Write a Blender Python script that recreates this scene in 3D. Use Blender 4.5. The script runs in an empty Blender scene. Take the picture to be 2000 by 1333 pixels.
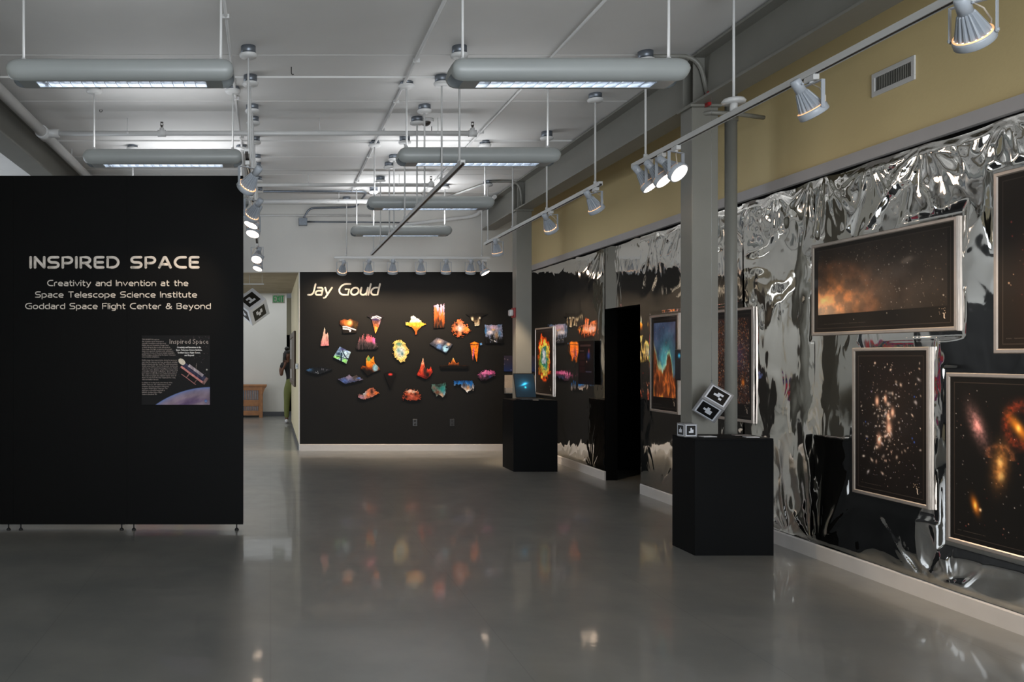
import bpy, math, random
import numpy as np
from mathutils import Vector, Matrix

random.seed(7)
SC = bpy.context.scene
COL = SC.collection
PI = math.pi

# ------------------------------------------------------------------ camera
F = 1670.0
VX, VY = 528.0, 697.0
cd = bpy.data.cameras.new('camera')
cam = bpy.data.objects.new('camera', cd)
COL.objects.link(cam)
cam.location = (0, 0, 1.5)
cam.rotation_euler = (PI / 2, 0, 0)
cd.sensor_width = 36.0
cd.lens = 36.0 * F / 2000.0
cd.shift_x = (1000.0 - VX) / 2000.0
cd.shift_y = (VY - 666.5) / 2000.0
cd.clip_start = 0.05
SC.camera = cam
# ------------------------------------------------------------------ view, world, daylight
SC.view_settings.view_transform = 'Standard'
SC.view_settings.look = 'None'
SC.view_settings.exposure = 0.45
SC.view_settings.gamma = 1.0
SC.view_settings.use_curve_mapping = False
SC.cycles.use_denoising = True
SC.cycles.max_bounces = 10
SC.cycles.diffuse_bounces = 4
SC.cycles.glossy_bounces = 6
SC.cycles.sample_clamp_indirect = 4.0
w = bpy.data.worlds.new('sky')
SC.world = w
w.use_nodes = True
w.node_tree.nodes['Background'].inputs[0].default_value = (0.62, 0.76, 1.0, 1)
w.node_tree.nodes['Background'].inputs[1].default_value = 0.6


def area(name, loc, rot, sx, sy, energy, color):
    l = bpy.data.lights.new(name, 'AREA')
    l.shape = 'RECTANGLE'
    l.size, l.size_y = sx, sy
    l.energy = energy
    l.color = color
    o = bpy.data.objects.new(name, l)
    COL.objects.link(o)
    o.location = loc
    o.rotation_euler = rot
    return o


COOL = (0.91, 0.96, 1.0)
# daylight of the shop windows behind the camera, of the hall window; left and hall ceiling fills are added
area('daylight_front_windows', (1.5, -3.3, 1.75), (PI / 2, 0, 0), 4.6, 2.5, 370, COOL)
area('left_fill', (-5.35, 10.6, 1.9), (PI / 2, 0, -PI / 2), 5.0, 2.2, 60, COOL)  # added cool fill that brightens the far zone from the left
area('daylight_hall_window', (-3.9, 15.3, 1.5), (PI / 2, 0, -PI / 2), 2.2, 2.2, 40, COOL)
area('hall_end_fill', (-1.0, 20.1, 3.08), (0, 0, 0), 5.6, 2.6, 38, COOL)  # added fill for the hall end, no fixture there
area('hall_near_fill', (-2.2, 15.6, 2.86), (0, 0, 0), 1.2, 2.4, 26, COOL)  # added fill for the near hall, no fixture there


# ------------------------------------------------------------------ small helpers
def lin(c):
    r = []
    for v in c[:3]:
        v = v / 255.0
        r.append(v / 12.92 if v <= 0.04045 else ((v + 0.055) / 1.055) ** 2.4)
    return (r[0], r[1], r[2], 1.0)


def wx(px, Y):
    return (px - VX) * Y / F


def wz(py, Y):
    return 1.5 - (py - VY) * Y / F


class MB:
    """collects shapes for one mesh"""
    def __init__(s):
        s.v, s.f, s.m, s.sm = [], [], [], []

    def add(s, vs, fs, mi=0, smooth=False, M=None):
        b = len(s.v)
        for p in vs:
            p = Vector(p)
            if M is not None:
                p = M @ p
            s.v.append((p.x, p.y, p.z))
        for f in fs:
            s.f.append(tuple(i + b for i in f))
            s.m.append(mi)
            s.sm.append(smooth)
        return s

    def box(s, lo, hi, mi=0, M=None, bev=0.0):
        x0, y0, z0 = lo
        x1, y1, z1 = hi
        if bev <= 0:
            vs = [(x0, y0, z0), (x1, y0, z0), (x1, y1, z0), (x0, y1, z0), (x0, y0, z1), (x1, y0, z1), (x1, y1, z1), (x0, y1, z1)]
            fs = [(0, 3, 2, 1), (4, 5, 6, 7), (0, 1, 5, 4), (1, 2, 6, 5), (2, 3, 7, 6), (3, 0, 4, 7)]
            return s.add(vs, fs, mi, False, M)
        b = min(bev, (x1 - x0) / 2.01, (y1 - y0) / 2.01, (z1 - z0) / 2.01)

        def ring(z, i):
            return [(x0 + i, y0 + b, z), (x0 + b, y0 + i, z), (x1 - b, y0 + i, z), (x1 - i, y0 + b, z),
                    (x1 - i, y1 - b, z), (x1 - b, y1 - i, z), (x0 + b, y1 - i, z), (x0 + i, y1 - b, z)]
        vs = ring(z0, b * .8) + ring(z0 + b, 0) + ring(z1 - b, 0) + ring(z1, b * .8)
        fs = [tuple(range(7, -1, -1)), tuple(range(24, 32))]
        for k in range(3):
            for i in range(8):
                j = (i + 1) % 8
                fs.append((k * 8 + i, k * 8 + j, k * 8 + 8 + j, k * 8 + 8 + i))
        return s.add(vs, fs, mi, False, M)

    def cyl(s, a, b, r, r2=None, n=16, mi=0, smooth=True, M=None, cap=True):
        return s.tube([a, b], [r, r if r2 is None else r2], n, mi, smooth, M, cap)

    def tube(s, path, r, n=10, mi=0, smooth=True, M=None, cap=True, flat=None):
        P = [Vector(p) for p in path]
        R = r if isinstance(r, (list, tuple)) else [r] * len(P)
        vs, fs = [], []
        up = None
        for i, p in enumerate(P):
            t = (P[min(i + 1, len(P) - 1)] - P[max(i - 1, 0)])
            t.normalize()
            if up is None:
                up = Vector((0, 0, 1)) if abs(t.z) < .9 else Vector((0, 1, 0))
            if flat is not None:
                a = Vector(flat[0])
                q = t.cross(a).normalized()
                ka, kq = flat[1], 1.0
            else:
                q = up - t * up.dot(t)
                q.normalize()
                up = q
                a = t.cross(q)
                ka, kq = 1.0, 1.0
            for k in range(n):
                th = 2 * PI * k / n
                vs.append(p + (q * math.cos(th) * kq + a * math.sin(th) * ka) * R[i])
        for i in range(len(P) - 1):
            for k in range(n):
                j = (k + 1) % n
                fs.append((i * n + k, i * n + j, (i + 1) * n + j, (i + 1) * n + k))
        s.add(vs, fs, mi, smooth, M)
        if cap:
            b = len(s.v)
            c0 = tuple(range(n - 1, -1, -1))
            c1 = tuple((len(P) - 1) * n + k for k in range(n))
            st = b - len(vs)
            for c in (c0, c1):
                s.f.append(tuple(st + i for i in c))
                s.m.append(mi)
                s.sm.append(False)
        return s

    def lathe(s, prof, n=24, mi=0, smooth=True, M=None, mod=None):
        vs, fs = [], []
        for i, (r, z) in enumerate(prof):
            for k in range(n):
                th = 2 * PI * k / n
                rr = r if mod is None else r * mod(i, k)
                vs.append((rr * math.cos(th), rr * math.sin(th), z))
        for i in range(len(prof) - 1):
            for k in range(n):
                j = (k + 1) % n
                fs.append((i * n + k, i * n + j, (i + 1) * n + j, (i + 1) * n + k))
        return s.add(vs, fs, mi, smooth, M)

    def disc(s, c, r, n=24, mi=0, M=None, up=1):
        vs = [(c[0] + r * math.cos(2 * PI * k / n), c[1] + r * math.sin(2 * PI * k / n), c[2]) for k in range(n)]
        f = tuple(range(n)) if up > 0 else tuple(range(n - 1, -1, -1))
        return s.add(vs, [f], mi, False, M)

    def prism(s, poly, a0, a1, axis='y', mi=0, M=None):
        n = len(poly)

        def mk(p, t):
            if axis == 'y':
                return (p[0], t, p[1])
            if axis == 'x':
                return (t, p[0], p[1])
            return (p[0], p[1], t)
        vs = [mk(p, a0) for p in poly] + [mk(p, a1) for p in poly]
        fs = [tuple(range(n)), tuple(range(2 * n - 1, n - 1, -1))]
        for i in range(n):
            j = (i + 1) % n
            fs.append((i, j, n + j, n + i))
        return s.add(vs, fs, mi, False, M)

    def sphere(s, c, r, n=12, mi=0, M=None, sc=(1, 1, 1)):
        vs, fs = [], []
        h = n // 2
        for i in range(h + 1):
            ph = PI * i / h
            for k in range(n):
                th = 2 * PI * k / n
                vs.append((c[0] + r * sc[0] * math.sin(ph) * math.cos(th), c[1] + r * sc[1] * math.sin(ph) * math.sin(th), c[2] + r * sc[2] * math.cos(ph)))
        for i in range(h):
            for k in range(n):
                j = (k + 1) % n
                fs.append((i * n + k, (i + 1) * n + k, (i + 1) * n + j, i * n + j))
        return s.add(vs, fs, mi, True, M)

    def mesh(s, name, off=(0, 0, 0)):
        me = bpy.data.meshes.new(name)
        ox, oy, oz = off
        me.from_pydata([(x - ox, y - oy, z - oz) for x, y, z in s.v], [], s.f)
        me.polygons.foreach_set('material_index', s.m)
        me.polygons.foreach_set('use_smooth', s.sm)
        me.update()
        return me


ROOT = {}


def link(name, me, mats, parent=None):
    o = bpy.data.objects.new(name, me)
    COL.objects.link(o)
    if mats is not None:
        for m in (mats if isinstance(mats, (list, tuple)) else [mats]):
            if len(me.materials) < (len(mats) if isinstance(mats, (list, tuple)) else 1):
                me.materials.append(m)
    if parent is not None:
        o.parent = parent
    return o


def tag(o, label, cat, group=None):
    o['label'] = label
    o['category'] = cat
    if group:
        o['group'] = group
    return o


def thing(name, label, cat, loc, group=None):
    o = bpy.data.objects.new(name, None)
    o.empty_display_size = 0.1
    COL.objects.link(o)
    o.location = loc
    ROOT[o.name] = tuple(loc)
    return tag(o, label, cat, group)


def part(name, mb, mats, parent, label=None):
    """mesh given in world coordinates, put under its (unrotated) thing"""
    off = ROOT[parent.name]
    o = link(name, mb.mesh(name, off) if isinstance(mb, MB) else mb, mats, parent)
    ROOT[o.name] = off
    if label:
        o['label'] = label
    return o


def solo(name, mb, mats, label, cat, loc, group=None):
    me = mb.mesh(name, loc)
    o = link(name, me, mats)
    o.location = loc
    ROOT[o.name] = tuple(loc)
    return tag(o, label, cat, group)


def struct(name, mb, mats, parent=None):
    o = link(name, mb.mesh(name), mats, parent)
    ROOT[o.name] = (0, 0, 0)
    if parent is None:
        o['kind'] = 'structure'
    return o


# ------------------------------------------------------------------ materials
def mat(name, col, rough=.5, metal=0.0, var=.06, scale=8.0, bump=0.0, bscale=60.0, coat=0.0, emit=None, estr=0.0, trans=0.0, spec=.5, coords='Object'):
    m = bpy.data.materials.new(name)
    m.use_nodes = True
    nt = m.node_tree
    b = nt.nodes['Principled BSDF']
    c = lin(col) if max(col) > 1.0 else (*col, 1.0)
    tc = nt.nodes.new('ShaderNodeTexCoord')
    nz = nt.nodes.new('ShaderNodeTexNoise')
    nz.inputs['Scale'].default_value = scale
    nz.inputs['Detail'].default_value = 4
    nt.links.new(tc.outputs[coords], nz.inputs['Vector'])
    ramp = nt.nodes.new('ShaderNodeValToRGB')
    ramp.color_ramp.elements[0].position = .3
    ramp.color_ramp.elements[1].position = .7
    ramp.color_ramp.elements[0].color = tuple(x * (1 - var) for x in c[:3]) + (1,)
    ramp.color_ramp.elements[1].color = tuple(min(1, x * (1 + var)) for x in c[:3]) + (1,)
    nt.links.new(nz.outputs['Fac'], ramp.inputs['Fac'])
    nt.links.new(ramp.outputs['Color'], b.inputs['Base Color'])
    b.inputs['Roughness'].default_value = rough
    b.inputs['Metallic'].default_value = metal
    b.inputs['Specular IOR Level'].default_value = spec
    if coat:
        b.inputs['Coat Weight'].default_value = coat
        b.inputs['Coat Roughness'].default_value = .08
    if trans:
        b.inputs['Transmission Weight'].default_value = trans
        b.inputs['IOR'].default_value = 1.35
    if emit:
        b.inputs['Emission Color'].default_value = lin(emit)
        b.inputs['Emission Strength'].default_value = estr
    if bump:
        n2 = nt.nodes.new('ShaderNodeTexNoise')
        n2.inputs['Scale'].default_value = bscale
        n2.inputs['Detail'].default_value = 3
        nt.links.new(tc.outputs[coords], n2.inputs['Vector'])
        bp = nt.nodes.new('ShaderNodeBump')
        bp.inputs['Strength'].default_value = bump
        bp.inputs['Distance'].default_value = .01
        nt.links.new(n2.outputs['Fac'], bp.inputs['Height'])
        nt.links.new(bp.outputs['Normal'], b.inputs['Normal'])
    return m


def attr_mat(name, rough=.45, coat=0.0, emit=0.0):
    m = bpy.data.materials.new(name)
    m.use_nodes = True
    nt = m.node_tree
    b = nt.nodes['Principled BSDF']
    a = nt.nodes.new('ShaderNodeAttribute')
    a.attribute_name = 'print'
    nt.links.new(a.outputs['Color'], b.inputs['Base Color'])
    b.inputs['Roughness'].default_value = rough
    b.inputs['Specular IOR Level'].default_value = .18
    if coat:
        b.inputs['Coat Weight'].default_value = coat
        b.inputs['Coat Roughness'].default_value = .05
    if emit:
        nt.links.new(a.outputs['Color'], b.inputs['Emission Color'])
        b.inputs['Emission Strength'].default_value = emit
    return m


M = {}
M['white_paint'] = mat('white_paint', (216, 215, 213), .6, var=.03, scale=2, bump=.05)
M['upper_white'] = mat('upper_white_wall_paint', (212, 210, 205), .6, var=.03, scale=1.5, bump=.05)
M['black_paint'] = mat('black_wall_paint', (24, 23, 22), .6, var=.05, scale=3, bump=.12, bscale=120, spec=.2)
M['black_panel'] = mat('black_panel_paint', (8, 8, 8), .55, var=.05, scale=3, bump=.06, bscale=150, spec=.08)
M['olive'] = mat('olive_wall_paint', (212, 192, 142), .6, var=.03, scale=1.5, bump=.06)
M['cream'] = mat('cream_wall_paint', (205, 195, 165), .6, var=.03, scale=2, bump=.05)
M['trim'] = mat('grey_trim_paint', (176, 172, 172), .45, var=.04, scale=4)
M['base'] = mat('white_baseboard_paint', (205, 200, 196), .4, var=.04, scale=5)
M['dark_base'] = mat('dark_vinyl_base', (60, 62, 68), .4)
M['steel'] = mat('grey_steel_paint', (122, 121, 114), .42, var=.04, scale=4, bump=.05, bscale=40)
M['fixture'] = mat('fixture_enamel', (150, 154, 153), .38, var=.03, scale=4)
M['white_enamel'] = mat('white_enamel', (205, 205, 204), .35, var=.03, scale=6)
M['galv'] = mat('galvanised_steel', (120, 126, 134), .4, metal=.7, var=.1, scale=30)
M['louver'] = mat('louver_aluminium', (222, 226, 230), .18, metal=1.0, var=.02)
M['tube'] = mat('louver_fill_glow', (220, 230, 240), .3, emit=(238, 244, 255), estr=4.5)  # glow added inside the fixtures to make the louvres look bright
M['lamp_grey'] = mat('lamp_housing_grey', (168, 174, 182), .35, var=.04, scale=10)
M['lamp_dark'] = mat('lamp_fin_grey', (150, 156, 164), .35, var=.05, scale=10)
M['lens'] = mat('lit_lamp_face', (255, 225, 200), .3, emit=(255, 226, 200), estr=8.0)
M['rim'] = mat('glowing_bulb_rim', (255, 210, 160), .3, emit=(255, 190, 130), estr=.6)
M['cable'] = mat('cable_sheath', (190, 178, 160), .5)
M['black_slot'] = mat('dark_track_slot', (46, 38, 32), .5)
M['black_rubber'] = mat('black_rubber', (14, 14, 15), .6)
M['black_void'] = mat('black_reveal_paint', (5, 5, 5), .8, spec=.1)
M['pedestal'] = mat('black_pedestal_paint', (11, 12, 13), .55, var=.06, scale=4, bump=.05, bscale=100, spec=.08)
M['silver'] = mat('brushed_silver_frame', (196, 186, 178), .36, metal=.85, var=.05, scale=25)
M['mat_black'] = mat('black_board', (12, 11, 11), .5, spec=.2)
M['letters'] = mat('white_vinyl', (205, 196, 186), .5, var=.02)
M['letters_warm'] = mat('ivory_vinyl', (232, 224, 208), .5, var=.02)
M['ink_grey'] = mat('pale_ink', (150, 140, 136), .6, var=.02)
M['ink_red'] = mat('dull_red_ink', (110, 55, 52), .6, var=.02)
M['paper'] = mat('white_paper', (224, 224, 226), .6, var=.03)
M['card_white'] = mat('white_card', (210, 214, 222), .5, var=.02)
M['card_black'] = mat('black_card', (12, 12, 13), .5, var=.02)
M['acrylic'] = mat('clear_acrylic', (235, 240, 245), .05, trans=.92, var=.01)
M['frosted'] = mat('frosted_acrylic', (170, 170, 172), .2, trans=.35, var=.04)
M['wood'] = mat('golden_oak', (150, 98, 52), .4, var=.2, scale=14)
M['dark_wood'] = mat('dark_stained_wood', (70, 54, 40), .45, var=.15, scale=14)
M['plywood'] = mat('plywood', (176, 160, 142), .5, var=.08, scale=12)
M['hall_ceiling'] = mat('hall_ceiling_tile', (150, 138, 116), .8, var=.12, scale=4)
M['glass'] = mat('window_glass', (235, 245, 250), .02, trans=1.0, var=.01)
M['red'] = mat('alarm_red', (150, 30, 34), .4)
M['green'] = mat('exit_green', (20, 110, 60), .5, emit=(20, 130, 70), estr=.25)
M['exit_panel'] = mat('exit_sign_panel', (168, 172, 160), .5)
M['laptop'] = mat('black_laptop_shell', (20, 21, 23), .35)
M['plate'] = mat('black_wall_plate', (30, 30, 30), .35)
M['skin'] = mat('brown_skin', (104, 68, 52), .5, var=.06, scale=10)
M['lip'] = mat('brown_lip', (96, 52, 46), .45)
M['hair'] = mat('black_hair', (16, 14, 14), .5, bump=.6, bscale=90)
M['shirt'] = mat('black_cotton', (22, 22, 25), .8, bump=.2)
M['shirt_print'] = mat('white_cotton_print', (190, 190, 195), .8)
M['trousers'] = mat('olive_green_cotton', (112, 118, 66), .8, bump=.2)
M['shoe'] = mat('white_shoe', (205, 205, 210), .5)
M['print'] = attr_mat('poster_print', .45, coat=.10)
M['matte_print'] = attr_mat('matte_poster_print', .6)
M['cutout'] = attr_mat('cut_print', .6)
M['screen'] = attr_mat('lit_screen', .25, emit=.9)
M['painting'] = attr_mat('painting_print', .5)


def floor_mat():
    m = bpy.data.materials.new('polished_grey_floor')
    m.use_nodes = True
    nt = m.node_tree
    b = nt.nodes['Principled BSDF']
    tc = nt.nodes.new('ShaderNodeTexCoord')
    n = nt.nodes.new('ShaderNodeTexNoise')
    n.inputs['Scale'].default_value = 1.3
    n.inputs['Detail'].default_value = 8
    n.inputs['Roughness'].default_value = .62
    nt.links.new(tc.outputs['Object'], n.inputs['Vector'])
    r = nt.nodes.new('ShaderNodeValToRGB')
    r.color_ramp.elements[0].position = .36
    r.color_ramp.elements[1].position = .66
    r.color_ramp.elements[0].color = lin((112, 113, 110))
    r.color_ramp.elements[1].color = lin((130, 129, 124))
    nt.links.new(n.outputs['Fac'], r.inputs['Fac'])
    # faint joints of the big floor tiles
    br = nt.nodes.new('ShaderNodeTexBrick')
    br.offset = 0
    br.inputs['Scale'].default_value = 1.0
    br.inputs['Brick Width'].default_value = 1.22
    br.inputs['Row Height'].default_value = 1.22
    br.inputs['Mortar Size'].default_value = .004
    br.inputs['Color1'].default_value = (1, 1, 1, 1)
    br.inputs['Color2'].default_value = (.97, .97, .97, 1)
    br.inputs['Mortar'].default_value = (.72, .72, .72, 1)
    nt.links.new(tc.outputs['Object'], br.inputs['Vector'])
    mx = nt.nodes.new('ShaderNodeMix')
    mx.data_type = 'RGBA'
    mx.blend_type = 'MULTIPLY'
    mx.inputs['Factor'].default_value = .7
    nt.links.new(r.outputs['Color'], mx.inputs['A'])
    nt.links.new(br.outputs['Color'], mx.inputs['B'])
    nt.links.new(mx.outputs['Result'], b.inputs['Base Color'])
    n2 = nt.nodes.new('ShaderNodeTexNoise')
    n2.inputs['Scale'].default_value = 5
    n2.inputs['Detail'].default_value = 6
    nt.links.new(tc.outputs['Object'], n2.inputs['Vector'])
    mr = nt.nodes.new('ShaderNodeMapRange')
    mr.inputs['To Min'].default_value = .24
    mr.inputs['To Max'].default_value = .40
    nt.links.new(n2.outputs['Fac'], mr.inputs['Value'])
    nt.links.new(mr.outputs['Result'], b.inputs['Roughness'])
    n3 = nt.nodes.new('ShaderNodeTexNoise')
    n3.inputs['Scale'].default_value = 2.2
    n3.inputs['Detail'].default_value = 5
    nt.links.new(tc.outputs['Object'], n3.inputs['Vector'])
    bp = nt.nodes.new('ShaderNodeBump')
    bp.inputs['Strength'].default_value = .07
    bp.inputs['Distance'].default_value = .02
    nt.links.new(n3.outputs['Fac'], bp.inputs['Height'])
    nt.links.new(bp.outputs['Normal'], b.inputs['Normal'])
    b.inputs['Specular IOR Level'].default_value = .5
    b.inputs['IOR'].default_value = 2.0
    b.inputs['Coat Weight'].default_value = .3
    b.inputs['Coat Roughness'].default_value = .06
    nt.links.new(bp.outputs['Normal'], b.inputs['Coat Normal'])
    return m


def film_mat():
    m = bpy.data.materials.new('silver_film')
    m.use_nodes = True
    nt = m.node_tree
    b = nt.nodes['Principled BSDF']
    b.inputs['Base Color'].default_value = (.80, .785, .75, 1)
    b.inputs['Metallic'].default_value = 1.0
    b.inputs['Roughness'].default_value = .045
    tc = nt.nodes.new('ShaderNodeTexCoord')
    mp = nt.nodes.new('ShaderNodeMapping')
    mp.inputs['Scale'].default_value = (1, 1, .55)
    nt.links.new(tc.outputs['Object'], mp.inputs['Vector'])
    n = nt.nodes.new('ShaderNodeTexNoise')
    n.inputs['Scale'].default_value = 6
    n.inputs['Detail'].default_value = 2
    n.inputs['Distortion'].default_value = .8
    nt.links.new(mp.outputs['Vector'], n.inputs['Vector'])
    bp = nt.nodes.new('ShaderNodeBump')
    bp.inputs['Strength'].default_value = .16
    bp.inputs['Distance'].default_value = .012
    nt.links.new(n.outputs['Fac'], bp.inputs['Height'])
    nt.links.new(bp.outputs['Normal'], b.inputs['Normal'])
    return m


M['floor'] = floor_mat()
M['film'] = film_mat()

# ------------------------------------------------------------------ the room shell
ZC = 3.92          # ceiling
XW = 4.06          # right wall
YB = 13.61         # back wall
XL = -5.3          # left wall
YF = -3.2          # wall behind the camera
struct('floor', MB().box((-6, -4, -.1), (7, 25, 0)), M['floor'])


def ceiling():
    mb = MB()
    prof = []
    y = YF - .2
    joints = [(-1.6, 1), (-.3, 0), (.9, 1), (2.1, 0), (3.3, 1), (4.5, 1), (5.7, 0), (6.85, 0), (7.37, 1), (8.05, 0), (8.62, 1), (9.55, 1), (10.3, 0), (11.0, 0), (11.3, 0), (11.9, 1), (12.6, 0), (13.2, 0)]
    lev = 0.0
    prof.append((y, ZC))
    for jy, big in joints:
        d = .012 if big else .006
        prof += [(jy - .012, ZC + lev), (jy - .004, ZC + lev + d), (jy + .004, ZC + lev + d)]
        lev = (-.012 if lev == 0 else 0.0) if big else lev
        prof += [(jy + .012, ZC + lev)]
    prof.append((YB + .1, ZC + lev))
    vs, fs = [], []
    for yy, zz in prof:
        vs += [(XL - .1, yy, zz), (XW + .2, yy, zz)]
    for i in range(len(prof) - 1):
        fs.append((2 * i, 2 * i + 2, 2 * i + 3, 2 * i + 1))
    n = len(vs)
    mb.add(vs, fs)
    mb.box((XL - .1, YF - .2, ZC + .06), (XW + .2, YB + .1, ZC + .16))
    return mb


struct('ceiling', ceiling(), M['white_paint'])
# right wall: olive above, black board below, doorway between Y 9.35 and 10.35
YD0, YD1, ZD = 9.35, 10.35, 2.07
mb = MB()
mb.box((XW, YF, 2.87), (XW + .14, YB, ZC + .1))
struct('wall_right_upper', mb, M['olive'])
mb = MB()
mb.box((XW, YF, 0), (XW + .14, YD0, 2.87)).box((XW, YD1, 0), (XW + .14, YB, 2.87)).box((XW, YD0, ZD), (XW + .14, YD1, 2.87))
struct('wall_right', mb, M['black_void'])
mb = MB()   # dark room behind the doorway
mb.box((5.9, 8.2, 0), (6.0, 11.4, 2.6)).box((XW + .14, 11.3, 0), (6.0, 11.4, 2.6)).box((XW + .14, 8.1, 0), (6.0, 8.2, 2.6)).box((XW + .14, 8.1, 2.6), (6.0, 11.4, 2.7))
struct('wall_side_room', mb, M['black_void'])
mb = MB()
for a, b in ((YF, YB),):
    mb.box((XW - .045, a, 2.826), (XW, b, 2.905))
struct('trim_1', mb, M['trim'])
mb = MB()
for a, b in ((YF, YD0), (YD1, YB)):
    mb.prism([(XW - .02, 0), (XW, 0), (XW, .11), (XW - .013, .11), (XW - .02, .10)], a, b, 'y')
struct('baseboard_right', mb, M['base'])
# back wall: black board with white wall above, hall opening to its left
XH = .456
struct('wall_back', MB().box((XH + .012, YB, 0), (XW, YB + .14, 2.85)), M['black_paint'])
mb = MB()
mb.box((XH, YB, 2.85), (XW, YB + .14, ZC + .1)).box((XL, YB, 2.85), (XH, YB + .14, ZC + .1)).box((XL, YB, 0), (-.72, YB + .14, 2.85))
mb.box((XH, YB - .004, 0), (XH + .012, YB + .14, 2.85))
mb.box((XH, YB - .004, 2.846), (XW, YB, 2.854))
struct('wall_back_upper', mb, M['upper_white'])
struct('added_black_board', MB().box((XL + .001, YB - .012, 0), (-2.3, YB, 2.5)), M['black_paint'])  # unseen black board added to give the film dark reflections
struct('baseboard_back', MB().prism([(YB - .018, 0), (YB, 0), (YB, .107), (YB - .01, .107), (YB - .018, .098)], XH + .012, XW - .02, 'x'), M['base'])
# hall beyond
struct('wall_hall_right', MB().box((XH, YB + .14, 0), (XH + .14, 18.5, 2.95)), M['cream'])
struct('baseboard_hall', MB().box((XH - .012, YB + .14, 0), (XH, 18.5, .1)), M['dark_base'])
struct('ceiling_hall', MB().box((-4, YB + .14, 2.87), (XH, 18.5, 2.97)), M['hall_ceiling'])
struct('ceiling_hall_end', MB().box((-4, 18.5, 3.1), (2.6, 23.6, 3.2)).box((-4, 18.5, 2.97), (2.6, 18.6, 3.1)), M['white_paint'])
struct('wall_hall_end', MB().box((-4, 21.6, 0), (.41, 21.75, 3.1)), M['upper_white'])
struct('baseboard_hall_end', MB().box((-4, 21.58, 0), (.412, 21.6, .11)), M['dark_base'])
struct('wall_hall_left', MB().box((-4.15, YB + .14, 0), (-4, 23.6, 3.2)), M['white_paint'])
mb = MB()
mb.box((.3, 23.5, 2.1), (2.6, 23.6, 3.2)).box((1.35, 23.5, 0), (2.6, 23.6, 2.1)).box((2.5, 18.5, 0), (2.6, 23.6, 3.2)).box((XH + .14, 18.5, 0), (2.6, 18.6, 3.1))
struct('wall_corridor', mb, M['cream'])
d = struct('door_1', MB().box((.33, 23.52, 0), (1.35, 23.58, 2.1), bev=.004), M['black_void'])
struct('door_handle', MB().cyl((.45, 23.52, 1.0), (.45, 23.46, 1.0), .02).cyl((.45, 23.46, 1.0), (.57, 23.46, 1.0), .012), M['galv'], d)
# left wall with added unseen windows, wall behind the camera with shop windows
mb = MB()
mb.box((XL - .15, YF, 0), (XL, 7.9, ZC + .1)).box((XL - .15, 13.3, 0), (XL, YB + .1, ZC + .1)).box((XL - .15, 7.9, 0), (XL, 13.3, .7)).box((XL - .15, 7.9, 3.1), (XL, 13.3, ZC + .1))
struct('wall_left', mb, M['cream'])
mb = MB()
for k in range(5):
    yy = 7.9 + k * 1.33
    mb.box((XL - .1, yy, .7), (XL - .04, yy + .06, 3.1))
for zz in (.7, 1.9, 3.04):
    mb.box((XL - .1, 7.9, zz), (XL - .04, 13.3, zz + .06))
struct('window_1', mb, M['black_slot'])
mb = MB()
mb.box((XL, YF - .15, 0), (XW, YF, .45)).box((XL, YF - .15, 3.05), (XW, YF, ZC + .1)).box((XL, YF - .15, .45), (-4.1, YF, 3.05)).box((3.7, YF - .15, .45), (XW, YF, 3.05))
struct('wall_front', mb, M['white_paint'])
mb = MB()
for k in range(6):
    xx = -4.1 + k * 1.55
    mb.box((xx, YF - .1, .45), (xx + .06, YF - .04, 3.05))
for zz in (.45, 2.2, 2.99):
    mb.box((-4.1, YF - .1, zz), (3.7, YF - .04, zz + .06))
struct('window_2', mb, M['black_slot'])


# ------------------------------------------------------------------ steel beams and columns
def beam(xa, xb, name, label):
    """I-beam along Y under the ceiling, flange between xa and xb"""
    r = thing(name, label, 'beam', ((xa + xb) / 2, 5, 3.51), 'steel beams along the hall')
    z0, z1 = 3.51, 3.90
    xm = (xa + xb) / 2
    part('lower_flange', MB().box((xa, YF, z0), (xb, YB, z0 + .018)), M['steel'], r)
    part('web', MB().box((xm - .006, YF, z0 + .018), (xm + .006, YB, z1 - .018)), M['steel'], r)
    part('upper_flange', MB().box((xa, YF, z1 - .018), (xb, YB, z1)), M['steel'], r)
    for yy in ((6.81, 6.98, 11.67, 11.85) if xa > 0 else (6.9, 11.7)):
        part('stiffener', MB().box((xa + .01, yy, z0 + .018), (xm - .006, yy + .012, z1 - .018)).box((xm + .006, yy, z0 + .018), (xb - .01, yy + .012, z1 - .018)), M['steel'], r)
    return r


beam(3.36, 3.57, 'steel_beam', 'grey steel beam above the two grey columns on the right')
beam(-2.66, -2.41, 'steel_beam', 'grey steel beam at the upper left beside the thick white pipe')


def column(y0, label):
    x0, x1, y1 = 3.36, 3.57, y0 + .19
    r = thing('steel_column', label, 'column', ((x0 + x1) / 2, y0 + .09, 0), 'grey steel columns under the right beam')
    part('shaft', MB().box((x0, y0, 0.012), (x1, y1, 3.49), bev=.004), M['steel'], r)
    part('base_plate', MB().box((x0 - .03, y0 - .0, 0), (x1 + .03, y1 + .03, .012)), M['steel'], r)
    part('cap_plate', MB().box((x0 - .02, y0 - .02, 3.49), (x1 + .02, y1 + .02, 3.51)), M['steel'], r)
    return r


column(6.815, 'thick grey steel column behind the black pedestal with the patterned cubes')
column(11.675, 'far grey steel column behind the black pedestal with the laptop')
r = thing('fire_alarm', 'small red fire alarm with white strobe on the side of the far column', 'fire alarm', (3.36, 11.77, 2.10))
part('housing', MB().box((3.335, 11.70, 2.035), (3.36, 11.84, 2.17), bev=.006), M['red'], r)
part('strobe', MB().box((3.285, 11.72, 2.06), (3.335, 11.82, 2.145), bev=.012), M['white_enamel'], r)
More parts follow.
